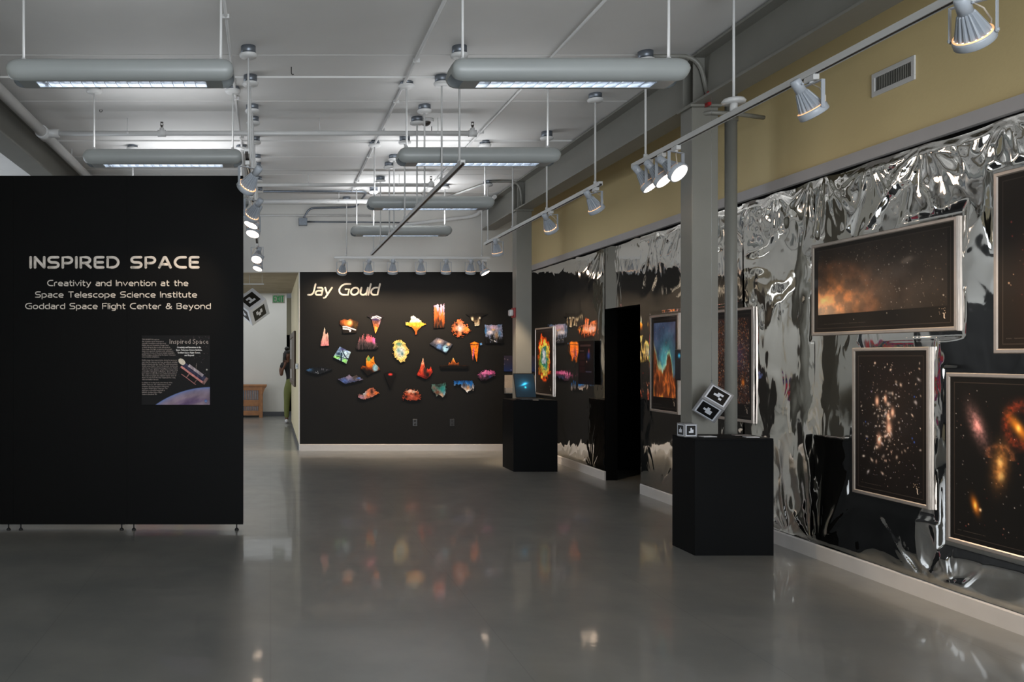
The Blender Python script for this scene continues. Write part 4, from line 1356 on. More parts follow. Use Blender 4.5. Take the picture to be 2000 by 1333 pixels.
# ------------------------------------------------------------------ pedestals and what stands on them
def pedestal(xa, xb, ya, yb, h, label, rot=0.0):
    cx, cy = (xa + xb) / 2, (ya + yb) / 2
    r = thing('display_pedestal', label, 'pedestal', (cx, cy, 0), 'black display pedestals')
    part('body', MB().box((xa, ya, 0), (xb, yb, h - .018)), M['pedestal'], r)
    part('top', MB().box((xa, ya, h - .018), (xb, yb, h), bev=.002), M['pedestal'], r)
    r.rotation_euler.z = rot
    return r


YN, YFAR = 6.44, 11.135
HN = wz(857, YN)
pedestal(wx(1357, YN), wx(1511, YN), YN, 6.80, HN, 'near black display pedestal at the right with patterned cubes on it')
HF = wz(782.5, YFAR)
pedestal(wx(1003, YFAR), wx(1089, YFAR), YFAR, 11.66, HF, 'far black display pedestal at the end of the hall carrying a laptop')

PAT = {
    'L': ['010', '011', '111'], 'zig': ['011', '110', '001'], 'boot': ['010', '111', '011'], 'house': ['010', '111', '111'], 'step': ['110', '011', '010'], 'flag': ['100', '110', '011'], 'tee': ['110', '010', '111'], 'hook': ['101', '111', '010'],
}


def marker_card(mb, O, A, B, N, s, pat, inner=.86):
    """white card, black square and white blocks; A right, B up on the face, O its centre"""
    O, A, B, N = Vector(O), Vector(A), Vector(B), Vector(N)

    def quad(x0, x1, y0, y1, d, mi):
        vs = [O + A * x + B * y + N * d for x, y in ((x0, y0), (x1, y0), (x1, y1), (x0, y1))]
        mb.add(vs, [(0, 1, 2, 3)], mi)
    h = s / 2
    quad(-h, h, -h, h, .0006, 0)
    k = h * inner
    quad(-k, k, -k, k, .0012, 1)
    c = s * .17 * inner
    for j, row in enumerate(pat):
        for i, ch in enumerate(row):
            if ch == '1':
                quad((i - 1.5) * c, (i - .5) * c, (.5 - j) * c, (1.5 - j) * c, .0018, 0)


def marker_cube(label, C, ax, s, card, body_mat, pats, hang=None, group='patterned display cubes'):
    """cube of side s centred at C with orthonormal axes ax"""
    r = thing('marker_cube', label, 'cube', C, group)
    A, B, Cc = [Vector(a) for a in ax]
    R = Matrix((A, B, Cc)).transposed().to_4x4()
    part('shell', MB().box((-s / 2,) * 3, (s / 2,) * 3, M=Matrix.Translation(C) @ R, bev=s * .02), body_mat, r)
    faces = [(A, B, Cc), (A, Cc, -B), (B, Cc, A), (A, -B, -Cc), (A, -Cc, B), (Cc, B, -A)]
    for i, (a, b, n) in enumerate(faces):
        mb = MB()
        marker_card(mb, Vector(C) + n * (s / 2 + .0004), a, b, n, s * card, PAT[pats[i % len(pats)]])
        part('marker_card', mb, [M['card_white'], M['card_black']], r)
    if hang:
        top = max(((A * i + B * j + Cc * k) * (s / 2) for i in (-1, 1) for j in (-1, 1) for k in (-1, 1)), key=lambda v: v.z)
        p = Vector(C) + top
        part('hanging_thread', MB().cyl(p, (p.x, p.y, hang), .0012, n=6), M['acrylic'], r)
    return r


def ortho(a, b):
    a = Vector(a).normalized()
    b = Vector(b)
    b = (b - a * b.dot(a)).normalized()
    return a, b


def big_cube():
    a, b = ortho((.749, -.393, -.534), (.6625, .469, .584))
    c = b.cross(a)
    s = .185
    Yc = 6.5
    near = Vector((wx(1392.5, Yc), Yc, wz(788.5, Yc)))      # middle of the nearest edge
    C = near + (b + c) * s / 2
    return C, a, b, c, s


C_, a_, b_, c_, s_ = big_cube()
r = thing('marker_cube', 'larger tilted clear cube with black patterns above the near pedestal', 'cube', C_, 'patterned display cubes')
Rm = Matrix((a_, b_, -c_)).transposed().to_4x4()
part('shell', MB().box((-s_ / 2,) * 3, (s_ / 2,) * 3, M=Matrix.Translation(C_) @ Rm, bev=.004), M['frosted'], r)
for n_, u_, v_, pt in ((-c_, a_, b_, 'zig'), (-b_, a_, -c_, 'boot'), (a_, b_, c_, 'tee'), (c_, a_, -b_, 'L'), (b_, a_, c_, 'hook'), (-a_, b_, -c_, 'house')):
    mb = MB()
    marker_card(mb, C_ + n_ * (s_ / 2 + .0004), u_, v_, n_, s_ * .82, PAT[pt])
    part('marker_card', mb, [M['card_white'], M['card_black']], r)
top = max(((a_ * i + b_ * j + c_ * k) * (s_ / 2) for i in (-1, 1) for j in (-1, 1) for k in (-1, 1)), key=lambda v: v.z)
p_ = C_ + top
part('hanging_thread', MB().cyl(p_, (p_.x, p_.y, 3.51), .001, n=6), M['acrylic'], r)
part('eyelet', MB().cyl(p_ - Vector((0, 0, .01)), p_ + Vector((0, 0, .016)), .006, .004, n=10), M['acrylic'], r)

ang = math.radians(-5.5)
ca, sa = math.cos(ang), math.sin(ang)
sc_ = .103
YK = 6.585
marker_cube('small clear cube with black patterns standing on the near pedestal', (wx(1342, YK), YK, HN + sc_ / 2 + .001), ((ca, -sa, 0), (0, 0, 1), (-sa, -ca, 0)), sc_, .82, M['frosted'], ['L', 'tee', 'hook', 'step', 'flag', 'house'])
# re-order the small cube's two visible patterns
U3, V3, W3 = Vector((.766, .29, .574)), Vector((-.62, .56, .55)), Vector((.215, .77, -.6))
U3, V3 = ortho(U3, V3)
W3 = V3.cross(U3)
if W3.z > 0:
    W3 = -W3
YH = 13.95
sh_ = .37
near = Vector((wx(486, YH), YH, wz(609, YH)))
CH = near + (U3 + V3 + W3) * sh_ / 2
r = thing('marker_cube', 'large white hanging cube with black patterns in the hall behind the partition', 'cube', CH, 'patterned display cubes')
part('shell', MB().box((-sh_ / 2,) * 3, (sh_ / 2,) * 3, M=Matrix.Translation(CH) @ Matrix((U3, V3, -W3)).transposed().to_4x4(), bev=.004), M['card_white'], r)
for n_, u_, v_, pt in ((-W3, U3, V3, 'tee'), (-V3, U3, -W3, 'hook'), (-U3, -V3, -W3, 'step'), (W3, U3, -V3, 'L'), (V3, U3, W3, 'house'), (U3, V3, W3, 'flag')):
    mb = MB()
    marker_card(mb, CH + n_ * (sh_ / 2 + .0004), u_, v_, n_, sh_ * .97, PAT[pt], .68)
    # this card's black square is smaller
    part('marker_card', mb, [M['card_white'], M['card_black']], r)
topc = near + V3 * sh_ + U3 * sh_ + W3 * 0
part('hanging_thread', MB().cyl((topc.x, topc.y, topc.z), (topc.x, topc.y, 2.70), .0015, n=6), M['acrylic'], r)
# little rail the hall cube hangs from
YR = topc.y
r = thing('hanging_rail', 'short white rail under the hall ceiling above the hanging cube', 'rail', (topc.x, YR, 2.70))
part('rail', MB().box((topc.x - .4, YR - .015, 2.70), (wx(515.5, YR), YR + .015, 2.72)), M['white_enamel'], r)
for xx in (topc.x - .05, wx(512, YR)):
    part('rod', MB().cyl((xx, YR, 2.72), (xx, YR, 2.87), .004, n=8), M['white_enamel'], r)

# booklets on the near pedestal
for px, py, w2, d2, lab, rz in ((1382, 853.5, .105, .075, 'white leaflet lying near the front edge of the near pedestal', .1), (1467, 854.5, .10, .06, 'white leaflet at the right end of the near pedestal top', -.05), (1448, 850.8, .13, .05, 'dark leaflet behind the right leaflet on the near pedestal', .06)):
    Yb = (1.5 - HN) * F / (py - VY)
    cx = wx(px, Yb)
    o = solo('leaflet', MB().box((cx - w2 / 2, Yb - d2 / 2, HN), (cx + w2 / 2, Yb + d2 / 2, HN + .004)), M['paper'] if 'white' in lab else M['ink_grey'], lab, 'leaflet', (cx, Yb, HN), 'leaflets on the near pedestal')
    o.rotation_euler.z = rz

# laptop on the far pedestal
YS = 11.42
x0, x1 = wx(1007, YS), wx(1046.5, YS)
zt_ = wz(730, YS)
r = thing('laptop', 'open black laptop with a dim blue screen on the far pedestal', 'laptop', ((x0 + x1) / 2, 11.33, HF))
part('base', MB().box((x0 - .005, 11.18, HF + .001), (x1 + .045, 11.40, HF + .018), bev=.004), M['laptop'], r)
part('keyboard', MB().box((x0 + .02, 11.22, HF + .018), (x1 - .01, 11.36, HF + .0205)), M['black_rubber'], r)
lid = MB()
zb_ = HF + .02
th = .07
Ml = Matrix(((1, 0, 0, 0), (0, 1, 0, 0), (0, 0, 1, 0), (0, 0, 0, 1)))
vs = [(x0, YS - .02, zb_), (x1, YS - .02, zb_), (x1 - .004, YS + th, zt_), (x0 - .012, YS + th, zt_)]
vs += [(x, y + .012, z) for x, y, z in vs]
lid.add(vs, [(0, 1, 2, 3), (7, 6, 5, 4), (0, 4, 5, 1), (1, 5, 6, 2), (2, 6, 7, 3), (3, 7, 4, 0)])
part('lid', lid, M['laptop'], r)
im = canvas(90, 84, (20, 30, 38))
spot(im, .48, .45, .30, .22, (10, 38, 52))
spot(im, .5, .42, .12, .05, (20, 90, 120), -.3)
spot(im, .44, .46, .2, .03, (15, 60, 80), -.25)
spot(im, .52, .58, .05, .04, (20, 140, 150))
o4 = ROOT[r.name]
part('screen', grid_mesh('screen', im, lambda U, V: (x0 + .006 - .010 * (1 - V) + U * (x1 - x0 - .010) - o4[0], YS - .021 + (1 - V) * .086 * (zt_ - zb_) / (zt_ - zb_) - o4[1], zb_ + .012 + (1 - V) * (zt_ - zb_ - .022) - o4[2])), M['screen'], r)
solo('leaflet', MB().box((x0 + .15, 11.14, HF), (x0 + .22, 11.175, HF + .006)), M['plywood'], 'small pale card in front of the open laptop', 'leaflet', (x0 + .18, 11.16, HF))


# ------------------------------------------------------------------ pendant light fixtures
LF, ZFX = 1.40, 3.18


def fixture_meshes():
    h = LF / 2
    side = [(-.072, .0), (-.096, .006), (-.114, .022), (-.126, .045), (-.130, .072), (-.124, .098), (-.108, .120), (-.084, .133), (-.05, .138)]
    full = side + [(-y, z) for y, z in reversed(side)]
    stations = [(-h, .30, 0), (-h + .006, .56, 0), (-h + .02, .80, 0), (-h + .042, .94, 0), (-h + .07, 1.0, 0), (h - .07, 1.0, 0), (h - .042, .94, 0), (h - .02, .80, 0), (h - .006, .56, 0), (h, .30, 0)]
    vs, fs = [], []
    n = len(full)
    for x, sc, lift in stations:
        for y, z in full:
            vs.append((x, y * (.75 + .25 * sc), .067 + (z - .067) * sc))
    for i in range(len(stations) - 1):
        for k in range(n - 1):
            fs.append((i * n + k, (i + 1) * n + k, (i + 1) * n + k + 1, i * n + k + 1))
    fs.append(tuple(range(n)))
    fs.append(tuple((len(stations) - 1) * n + k for k in range(n - 1, -1, -1)))
    body = MB().add(vs, fs, 0, True)
    # underside: closed ends and lips around the louvre opening
    a = h - .17
    body.box((-h + .07, -.072, .0), (-a, .072, .004)).box((a, -.072, .0), (h - .07, .072, .004)).box((-a, -.072, 0), (a, -.056, .004)).box((-a, .056, 0), (a, .072, .004))
    lv = MB()
    lv.box((-a, -.056, .001), (a, -.053, .05)).box((-a, .053, .001), (a, .056, .05)).box((-a, -.053, .085), (a, .053, .088))
    k = 15
    for i in range(k + 1):
        x = -a + 2 * a * i / k
        lv.add([(x - .005, -.053, .046), (x + .005, -.053, .046), (x + .0015, -.053, .003), (x - .0015, -.053, .003), (x - .005, .053, .046), (x + .005, .053, .046), (x + .0015, .053, .003), (x - .0015, .053, .003)], [(0, 3, 7, 4), (1, 5, 6, 2), (3, 2, 6, 7), (0, 4, 5, 1)])
    tb = MB().cyl((-a + .02, 0, .068), (a - .02, 0, .068), .013, n=12)
    return body.mesh('housing'), lv.mesh('louver'), tb.mesh('tube')


FXM = fixture_meshes()
UP = {5: .6, 7: 2.2, 9: 6, 12: 13}  # strength of the added ceiling fill, rising toward the far end


def rod_canopy(r, x, y, ztop, zbot, ax=0, name_c='canopy', rod_m='white_enamel', rad=.0085, box=True):
    rd = part('rod', MB().cyl((x, y, zbot), (x, y, ztop), rad, n=10), M[rod_m], r)
    cn = part(name_c, MB().lathe([(.0, ztop - .034), (.045, ztop - .034), (.066, ztop - .024), (.07, ztop - .012), (.07, ztop - .004)], 20, M=Matrix.Translation((x, y, 0))), M['white_enamel'], r)
    if box:
        part('ceiling_box', MB().cyl((x, y, ztop - .004), (x, y, ZC + .006), .058, n=20), M['galv'], cn)
    return rd


def fixture(xc, yc, zf, label):
    r = thing('pendant_light', label, 'pendant light', (xc, yc, zf), 'long pendant lights in two rows')
    for nm, me, mt in zip(('housing', 'louver', 'tube'), FXM, ('fixture', 'louver', 'tube')):
        link(nm, me, M[mt], r)
    l = bpy.data.lights.new('ceiling_fill', 'AREA')  # upward fill added to brighten the ceiling and far wall
    l.shape = 'RECTANGLE'
    l.size, l.size_y = 1.2, .12
    l.energy = UP[int(yc)]
    l.spread = PI
    l.color = (.95, .97, 1.0)
    lo = bpy.data.objects.new('ceiling_fill', l)
    COL.objects.link(lo)
    lo.parent = r
    lo.location = (0, 0, .16)
    lo.rotation_euler = (PI, 0, 0)
    for s in (-1, 1):
        rod_canopy(r, xc + s * .62, yc, 3.885, zf + .133)
        part('rod_collar', MB().cyl((xc + s * .62, yc, zf + .132), (xc + s * .62, yc, zf + .165), .013, n=10), M['white_enamel'], r)
    return r


fixture(-.93, 5.37, 3.21, 'nearest pendant light of the left row above the partition')
fixture(-.955, 7.64, 3.205, 'second pendant light of the left row ending beside the track of spotlights')
fixture(-.95, 9.75, 3.20, 'pendant light of the left row mostly hidden behind the partition')
fixture(1.775, 5.14, 3.135, 'nearest pendant light of the right row at the top centre')
fixture(1.815, 7.5, 3.185, 'second pendant light of the right row above the dark slanting track')
fixture(1.79, 9.6, 3.155, 'third pendant light of the right row behind the dark slanting track')
fixture(1.83, 12.0, 3.195, 'farthest and smallest pendant light of the right row')


# ------------------------------------------------------------------ lighting tracks
def track(label, P0, P1, rods, nm='lighting_track', disc=None):
    P0, P1 = Vector(P0), Vector(P1)
    r = thing(nm, label, 'lighting track', (P0 + P1) / 2, 'ceiling hung lighting tracks')
    d = (P1 - P0).normalized()
    s = Vector((-d.y, d.x, 0))
    mb, ms = MB(), MB()

    def bar(mm, h0, h1, z0, z1):
        vs = [P + s * h + Vector((0, 0, z)) for P in (P0, P1) for h, z in ((h0, z0), (h1, z0), (h1, z1), (h0, z1))]
        mm.add(vs, [(3, 2, 1, 0), (4, 5, 6, 7), (0, 1, 5, 4), (1, 2, 6, 5), (2, 3, 7, 6), (3, 0, 4, 7)])
    bar(mb, -.018, .018, .004, .024)
    bar(mb, -.018, -.012, -.012, .004)
    bar(mb, .012, .018, -.012, .004)
    part('rail', mb, M['white_enamel'], r)
    bar(ms, -.012, .012, -.009, .004)
    part('slot', ms, M['black_slot'], r, 'dark slot under the rail')
    for (x, y) in rods:
        rod_canopy(r, x, y, 3.862, P0.z + .024)
        part('rod_clip', MB().cyl((x, y, P0.z + .022), (x, y, P0.z + .05), .016, n=10), M['white_enamel'], r)
    if disc:
        x, y = disc
        part('feed_plate', MB().lathe([(0, P0.z + .07), (.068, P0.z + .07), (.072, P0.z + .085), (.06, P0.z + .10), (0, P0.z + .10)], 24, M=Matrix.Translation((x, y, 0))).cyl((x, y, P0.z + .02), (x, y, P0.z + .075), .024, n=12), M['white_enamel'], r)
    return r


XT, ZTk = 2.975, 3.056
track('near white lighting track along the olive wall crossing in front of the thick column', (XT, 7.01, ZTk), (XT, 2.6, ZTk), [(XT, 6.78), (XT, 5.49), (XT, 3.3)], disc=(XT, 5.49))
track('far white lighting track along the olive wall ending beside the far column', (XT, 11.85, ZTk), (XT, 7.70, ZTk), [(XT, 7.83), (XT, 9.2), (XT, 10.5), (XT, 11.7)])
YBT, ZBT = 12.95, 2.997
track('thin white lighting track in front of the black back wall', (wx(653, YBT), YBT, ZBT), (wx(957, YBT), YBT, ZBT - .01), [(wx(677, YBT), YBT), (wx(941, YBT), YBT)])
XB_, ZB_ = 1.475, 2.985
ys_ = [6.67, 7.36, 8.18, 8.6, 9.38, 10.2, 10.6, 11.45, 12.2]
track('dark looking lighting track slanting down the middle of the ceiling', (XB_, 6.55, ZB_), (XB_, 12.45, ZB_), [(XB_, y) for y in ys_])
XA_ = -.172
track('lighting track along the right edge of the partition seen end on', (XA_, 6.2, ZB_), (XA_, 12.5, ZB_), [(XA_, y) for y in ys_])


# ------------------------------------------------------------------ spotlights
def spot_meshes():
    sk = MB().lathe([(0, .185), (.024, .185), (.028, .18), (.028, .11), (.0, .11)], 18).cyl((.028, 0, .15), (.038, 0, .15), .006, n=8)
    fins = MB().lathe([(.026, .115), (.034, .105), (.048, .06), (.060, .022), (.066, .004)], 48, mod=lambda i, k: 1.0 if (k % 3) else .84, smooth=False)
    ring = MB().lathe([(.066, .004), (.074, .002), (.076, -.006), (.076, -.034), (.071, -.038), (.067, -.034), (.067, -.002)], 32)
    bulb = MB().disc((0, 0, -.035), .0665, 28, up=-1)
    rim = MB().lathe([(.0655, .007), (.0722, .0045), (.0722, .003), (.0655, .004)], 28)
    ad = MB().box((-.017, -.045, -.042), (.017, .045, -.010), bev=.004).cyl((0, 0, -.042), (0, 0, -.052), .013, n=12)
    yk = MB()
    t = .0025
    for s in (-1, 1):
        yk.box((s * .081 - t, -.011, -.012), (s * .081 + t, .011, .135))
        yk.cyl((s * .076, 0, -.001), (s * .088, 0, -.001), .007, n=10)
    yk.box((-.081 - t, -.011, .135), (.081 + t, .011, .140))
    cb = MB().tube([(0, .0, .138), (.03, .02, .11), (.05, .04, .06), (.045, .045, .02)], .004, 8)
    return {k: v.mesh(n) for k, n, v in (('sk', 'socket', sk), ('fins', 'finned_shade', fins), ('ring', 'ring', ring), ('bulb', 'bulb', bulb), ('rim', 'bulb_rim', rim), ('ad', 'track_adapter', ad), ('yk', 'yoke', yk), ('cb', 'cable', cb))}


SPM = spot_meshes()
WARM = (1.0, .76, .52)


def spotlight(x, y, z, target, label, energy=26, size=44, group='track spotlights', lit=True, col=WARM):
    r = thing('spotlight', label, 'spotlight', (x, y, z), group)
    piv = Vector((x, y, z - .052 - .14))
    d = (Vector(target) - piv).normalized()
    psi = math.atan2(-d.x, d.y)
    th = math.atan2(math.hypot(d.x, d.y), -d.z)
    Rz = Matrix.Rotation(psi, 4, 'Z')
    Rh = Rz @ Matrix.Rotation(th, 4, 'X')
    T = Matrix.Translation((0, 0, -.192))
    def put(nm, key, mt, Mx):
        o = link(nm, SPM[key], M[mt], r)
        o.matrix_basis = Mx
        return o
    ad = put('track_adapter', 'ad', 'white_enamel', Matrix.Identity(4))
    if abs(y - YBT) < .01:
        ad.rotation_euler.z = PI / 2
    put('yoke', 'yk', 'lamp_grey', T @ Rz)
    put('cable', 'cb', 'cable', T @ Rz)
    put('socket', 'sk', 'lamp_grey', T @ Rh)
    put('finned_shade', 'fins', 'lamp_dark', T @ Rh)
    put('ring', 'ring', 'lamp_grey', T @ Rh)
    put('bulb', 'bulb', 'lens', T @ Rh)
    put('bulb_rim', 'rim', 'rim', T @ Rh)
    l = bpy.data.lights.new('spot_beam', 'SPOT')
    l.energy = energy
    l.color = col
    l.spot_size = math.radians(size)
    l.spot_blend = .7
    l.shadow_soft_size = .05
    lo = bpy.data.objects.new('spot_beam', l)
    COL.objects.link(lo)
    lo.parent = r
    lo.matrix_basis = T @ Rh @ Matrix.Translation((0, 0, -.05))
    return r


zt1 = ZTk - .002
spotlight(XT, 6.72, zt1, (4.05, 5.9, 1.0), 'left one of three spotlights clustered beside the thick column', 55)
spotlight(XT, 6.50, zt1, (4.05, 5.2, .9), 'middle one of three spotlights clustered beside the thick column', 55)
spotlight(XT, 6.27, zt1, (4.05, 4.4, 1.0), 'right one of three spotlights clustered beside the thick column', 55)
spotlight(XT, 4.70, zt1, (4.05, 4.85, 1.25), 'single spotlight hanging in front of the olive wall left of the vent', 50)
spotlight(XT, 3.62, zt1, (4.0, 4.3, 1.7), 'nearest spotlight at the very top right right of the vent', 55)
zf1 = ZTk - .002
spotlight(XT, 7.82, zf1, (4.05, 8.2, 1.35), 'spotlight at the near end of the far olive wall track', 34)
spotlight(XT, 9.07, zf1, (4.05, 9.9, 1.3), 'spotlight on the far olive wall track just right of the far column', 34)
spotlight(XT, 11.2, zf1, (3.47, 11.69, 1.0), 'small spotlight at the far end of the olive wall track', 170, 34)
za = ZB_ - .010
spotlight(XA_, 6.42, za, (-1.0, 7.35, 1.75), 'large spotlight above the top right corner of the partition', 36, 56)
spotlight(XA_, 7.75, za, (-1.6, 9.3, .8), 'spotlight just behind the partition edge turned away', 26)
spotlight(XA_, 8.15, za, (-1.3, 7.5, .3), 'upper one of two glowing spotlights beside the partition edge', 26)
spotlight(XA_, 8.75, za, (-.95, 7.6, .2), 'lower one of two glowing spotlights beside the partition edge', 26)
spotlight(XA_, 11.1, za, (-.7, 9.4, .6), 'round glowing spotlight near the far end of the partition edge track', 26)
spotlight(XA_, 12.2, za, (-1.0, 11.4, .6), 'last spotlight at the far end of the partition edge track', 26)
zb1 = ZBT - .012
for i, (px, tgt, e) in enumerate(((668, (.95, 13.6, 1.95), 42), (720, (1.47, 13.6, 1.1), 46), (767, (1.87, 13.6, .9), 46), (822, (2.29, 13.6, .9), 48), (871, (2.68, 13.6, .8), 48), (919, (3.04, 13.6, .9), 44), (946, (4.0, 12.5, 1.3), 48))):
    nm = ['first spotlight from the left above the black back wall', 'second spotlight from the left above the black back wall', 'third spotlight from the left above the black back wall', 'middle spotlight of seven above the black back wall', 'third spotlight from the right above the black back wall', 'second spotlight from the right above the black back wall', 'tilted last spotlight at the right end above the black back wall'][i]
    spotlight(wx(px, YBT), YBT, zb1, tgt, nm, e * .76, 118 if i < 6 else 80)

# ------------------------------------------------------------------ pipes, conduits and small ceiling things
r = thing('sprinkler_main', 'thick white sprinkler pipe along the left beam with cross branches', 'pipe', (-2.30, 8, 3.76))
part('main_pipe', MB().cyl((-2.30, YF, 3.765), (-2.30, YB, 3.765), .052, n=20), M['white_enamel'], r)
for yb_, xe, heads in ((8.67, 2.06, (-1.1, 2.05)), (11.28, 2.12, (2.12, -.9)), (12.47, 2.6, ())):
    rr = .026 if heads else .034
    b = part('branch_pipe', MB().tube([(-2.30, yb_, 3.765), (xe, yb_, 3.765)], rr, 14), M['white_enamel'], r)
    part('tee_fitting', MB().cyl((-2.30, yb_ - .09, 3.765), (-2.30, yb_ + .09, 3.765), .066, n=18).cyl((-2.30, yb_, 3.765), (-2.14, yb_, 3.765), .042, n=14), M['white_enamel'], r)
    for hx in heads:
        part('sprinkler_head', MB().cyl((hx, yb_, 3.75), (hx, yb_, 3.82), .03, .022, n=14).cyl((hx - .04, yb_, 3.765), (hx + .04, yb_, 3.765), .036, n=14), M['white_enamel'], b)
        part('sprinkler_nozzle', MB().cyl((hx, yb_, 3.82), (hx, yb_, 3.85), .009, n=8).cyl((hx, yb_, 3.875), (hx, yb_, 3.879), .017, n=12).tube([(hx - .012, yb_, 3.835), (hx - .014, yb_, 3.86), (hx, yb_, 3.877)], .003, 6).tube([(hx + .012, yb_, 3.835), (hx + .014, yb_, 3.86), (hx, yb_, 3.877)], .003, 6), M['black_slot'], b, 'brass coloured nozzle')
    for hx in ((-1.45, .5, 1.7) if heads else (-.6, 1.0)):
        part('hanger', MB().cyl((hx, yb_, 3.76 + rr), (hx, yb_, ZC), .004, n=8).lathe([(rr + .003, 3.755), (rr + .006, 3.765), (rr + .003, 3.775)], 14, M=Matrix.Translation((hx, yb_, 0)) @ Matrix.Translation((0, 0, 0))), M['white_enamel'], b)
for yy in (5.7, 7.2, 9.9):
    part('hanger', MB().cyl((-2.30, yy, 3.81), (-2.30, yy, ZC), .005, n=8), M['white_enamel'], r)


def conduit(label, path, rad=.012, mt='white_enamel', clips=()):
    P = [Vector(p) for p in path]
    r = thing('conduit', label, 'conduit', P[0], 'ceiling conduits')
    # round the corners
    Q = [P[0]]
    for i in range(1, len(P) - 1):
        a, b = (P[i - 1] - P[i]), (P[i + 1] - P[i])
        q = min(.16, a.length * .45, b.length * .45)
        a.normalize()
        b.normalize()
        for k in range(7):
            t = k / 6
            Q.append((P[i] + a * q) * (1 - t) ** 2 + P[i] * 2 * t * (1 - t) + (P[i] + b * q) * t ** 2)
    Q.append(P[-1])
    part('pipe', MB().tube(Q, rad, 10), M[mt], r)
    for c in clips:
        part('clip', MB().box((c[0] - rad - .004, c[1] - .012, c[2] - rad - .002), (c[0] + rad + .02, c[1] + .012, c[2] + rad + .003)), M[mt], r)
    return r


zc_ = ZC - .032
conduit('thin ceiling conduit running over the left row of pendant lights', [(-.30, 3.0, zc_), (-.335, 12.4, zc_)], clips=[(-.32, y, zc_) for y in (6.0, 7.9, 9.3)])
conduit('thin ceiling conduit linking the left rods of the right pendant lights', [(1.165, 3.0, zc_), (1.175, 12.3, zc_)], .014, clips=[(1.17, y, zc_) for y in (6.9, 8.0, 9.0, 10.2, 11.6)])
conduit('thin ceiling conduit between the two rods of the right pendant lights', [(2.24, 3.0, zc_), (2.24, 12.6, zc_)], clips=[(2.24, y, zc_) for y in (7.0, 9.1, 11.4)])
conduit('grey bent conduit dropping from the ceiling down the thick column', [(2.98, 6.80, zc_), (3.40, 6.78, zc_), (3.47, 6.78, 3.55)], .017, 'steel')
conduit('grey bent conduit dropping from the ceiling down the far column', [(2.98, 11.66, zc_), (3.40, 11.64, zc_), (3.43, 11.64, 3.55)], .017, 'steel')
conduit('bluish conduit along the far ceiling with a hook down', [(-.1, 12.34, zc_), (1.40, 12.34, zc_), (1.35, 13.5, 3.86), (.62, 13.575, 3.86), (.53, 13.585, 3.70), (.53, 13.585, 3.64)], .016, 'galv')
conduit('thin bluish conduit along the upper back wall from the grey box', [(.54, 13.585, 3.645), (2.2, 13.585, 3.63)], .012, 'galv')
conduit('thin white conduit across the upper back wall', [(-1.6, 13.59, 3.745), (1.6, 13.59, 3.745)], .018)
conduit('white bent pipe low under the far end of the right beam', [(2.05, 13.55, 3.58), (3.25, 13.5, 3.72), (3.31, 12.6, 3.86)], .03)
conduit('far ceiling conduit feeding the end of the olive wall track', [(2.5, 13.3, zc_), (2.95, 11.85, zc_)], .013)
solo('junction_box', MB().box((.45, 13.53, 3.58), (.585, 13.61, 3.70), bev=.005), M['galv'], 'small bluish junction box on the upper white back wall', 'junction box', (.52, 13.6, 3.58))
# hooks left in the ceiling
for px, py, lab in ((569, 136, 'small black hook in the ceiling above the partition edge track'), (843, 252, 'small black hook in the ceiling above the second right pendant light')):
    Yh = 2.42 * F / (VY - (py - 5))
    x_ = wx(px, Yh)
    solo('ceiling_hook', MB().tube([(x_, Yh, ZC), (x_, Yh, ZC - .05), (x_ + .008, Yh, ZC - .065), (x_ + .02, Yh, ZC - .06)], .004, 6), M['black_rubber'], lab, 'hook', (x_, Yh, ZC), 'hooks in the ceiling')
Yh = 2.42 * F / (VY - 212)
x_ = wx(197, Yh)
solo('ceiling_ring', MB().cyl((x_, Yh, ZC), (x_, Yh, ZC - .01), .003, n=6).tube([(x_ + .013 * math.sin(t * PI / 8), Yh, ZC - .022 + .013 * math.cos(t * PI / 8)) for t in range(17)], .003, 6), M['black_rubber'], 'small black ring in the ceiling above the second left pendant light', 'ring', (x_, Yh, ZC))
# small dome on the ceiling near the middle track
Yh = 2.42 * F / (VY - 236)
x_ = wx(813, Yh)
r = thing('camera_dome', 'small dark dome on the ceiling beside the slanting track rods', 'camera', (x_, Yh, ZC))
part('ring', MB().lathe([(0, ZC - .0), (.075, ZC), (.08, ZC - .02), (.06, ZC - .03), (0, ZC - .03)], 24, M=Matrix.Translation((x_ + .09, Yh - .05, 0))), M['white_enamel'], r)
part('dome', MB().sphere((x_ + .09, Yh - .05, ZC - .03), .05, 16, sc=(1, 1, .8)), M['black_slot'], r)

# wall vent on the olive wall
ya, yb, z0, z1 = 5.76, 5.375, 3.245, 3.40
r = thing('air_vent', 'white metal air vent with dark slots high on the olive wall', 'vent', (XW, (ya + yb) / 2, z0))
mb = MB()
mb.box((XW - .012, yb, z0), (XW, ya, z0 + .032), bev=.003).box((XW - .012, yb, z1 - .032), (XW, ya, z1), bev=.003).box((XW - .012, yb, z0 + .03), (XW, yb + .032, z1 - .03), bev=.003).box((XW - .012, ya - .032, z0 + .03), (XW, ya, z1 - .03), bev=.003)
part('frame', mb, M['white_enamel'], r)
for k in range(21):
    yy = yb + .038 + k * (ya - yb - .076) / 20
    part('slat', MB().box((XW - .007, yy - .0016, z0 + .03), (XW - .002, yy + .0016, z1 - .03)), M['steel'], r)
part('shade_sheet', MB().box((XW - .002, yb + .03, z0 + .03), (XW, ya - .03, z1 - .03)), M['black_rubber'], r)  # flat black sheet standing in for the shade between the slats

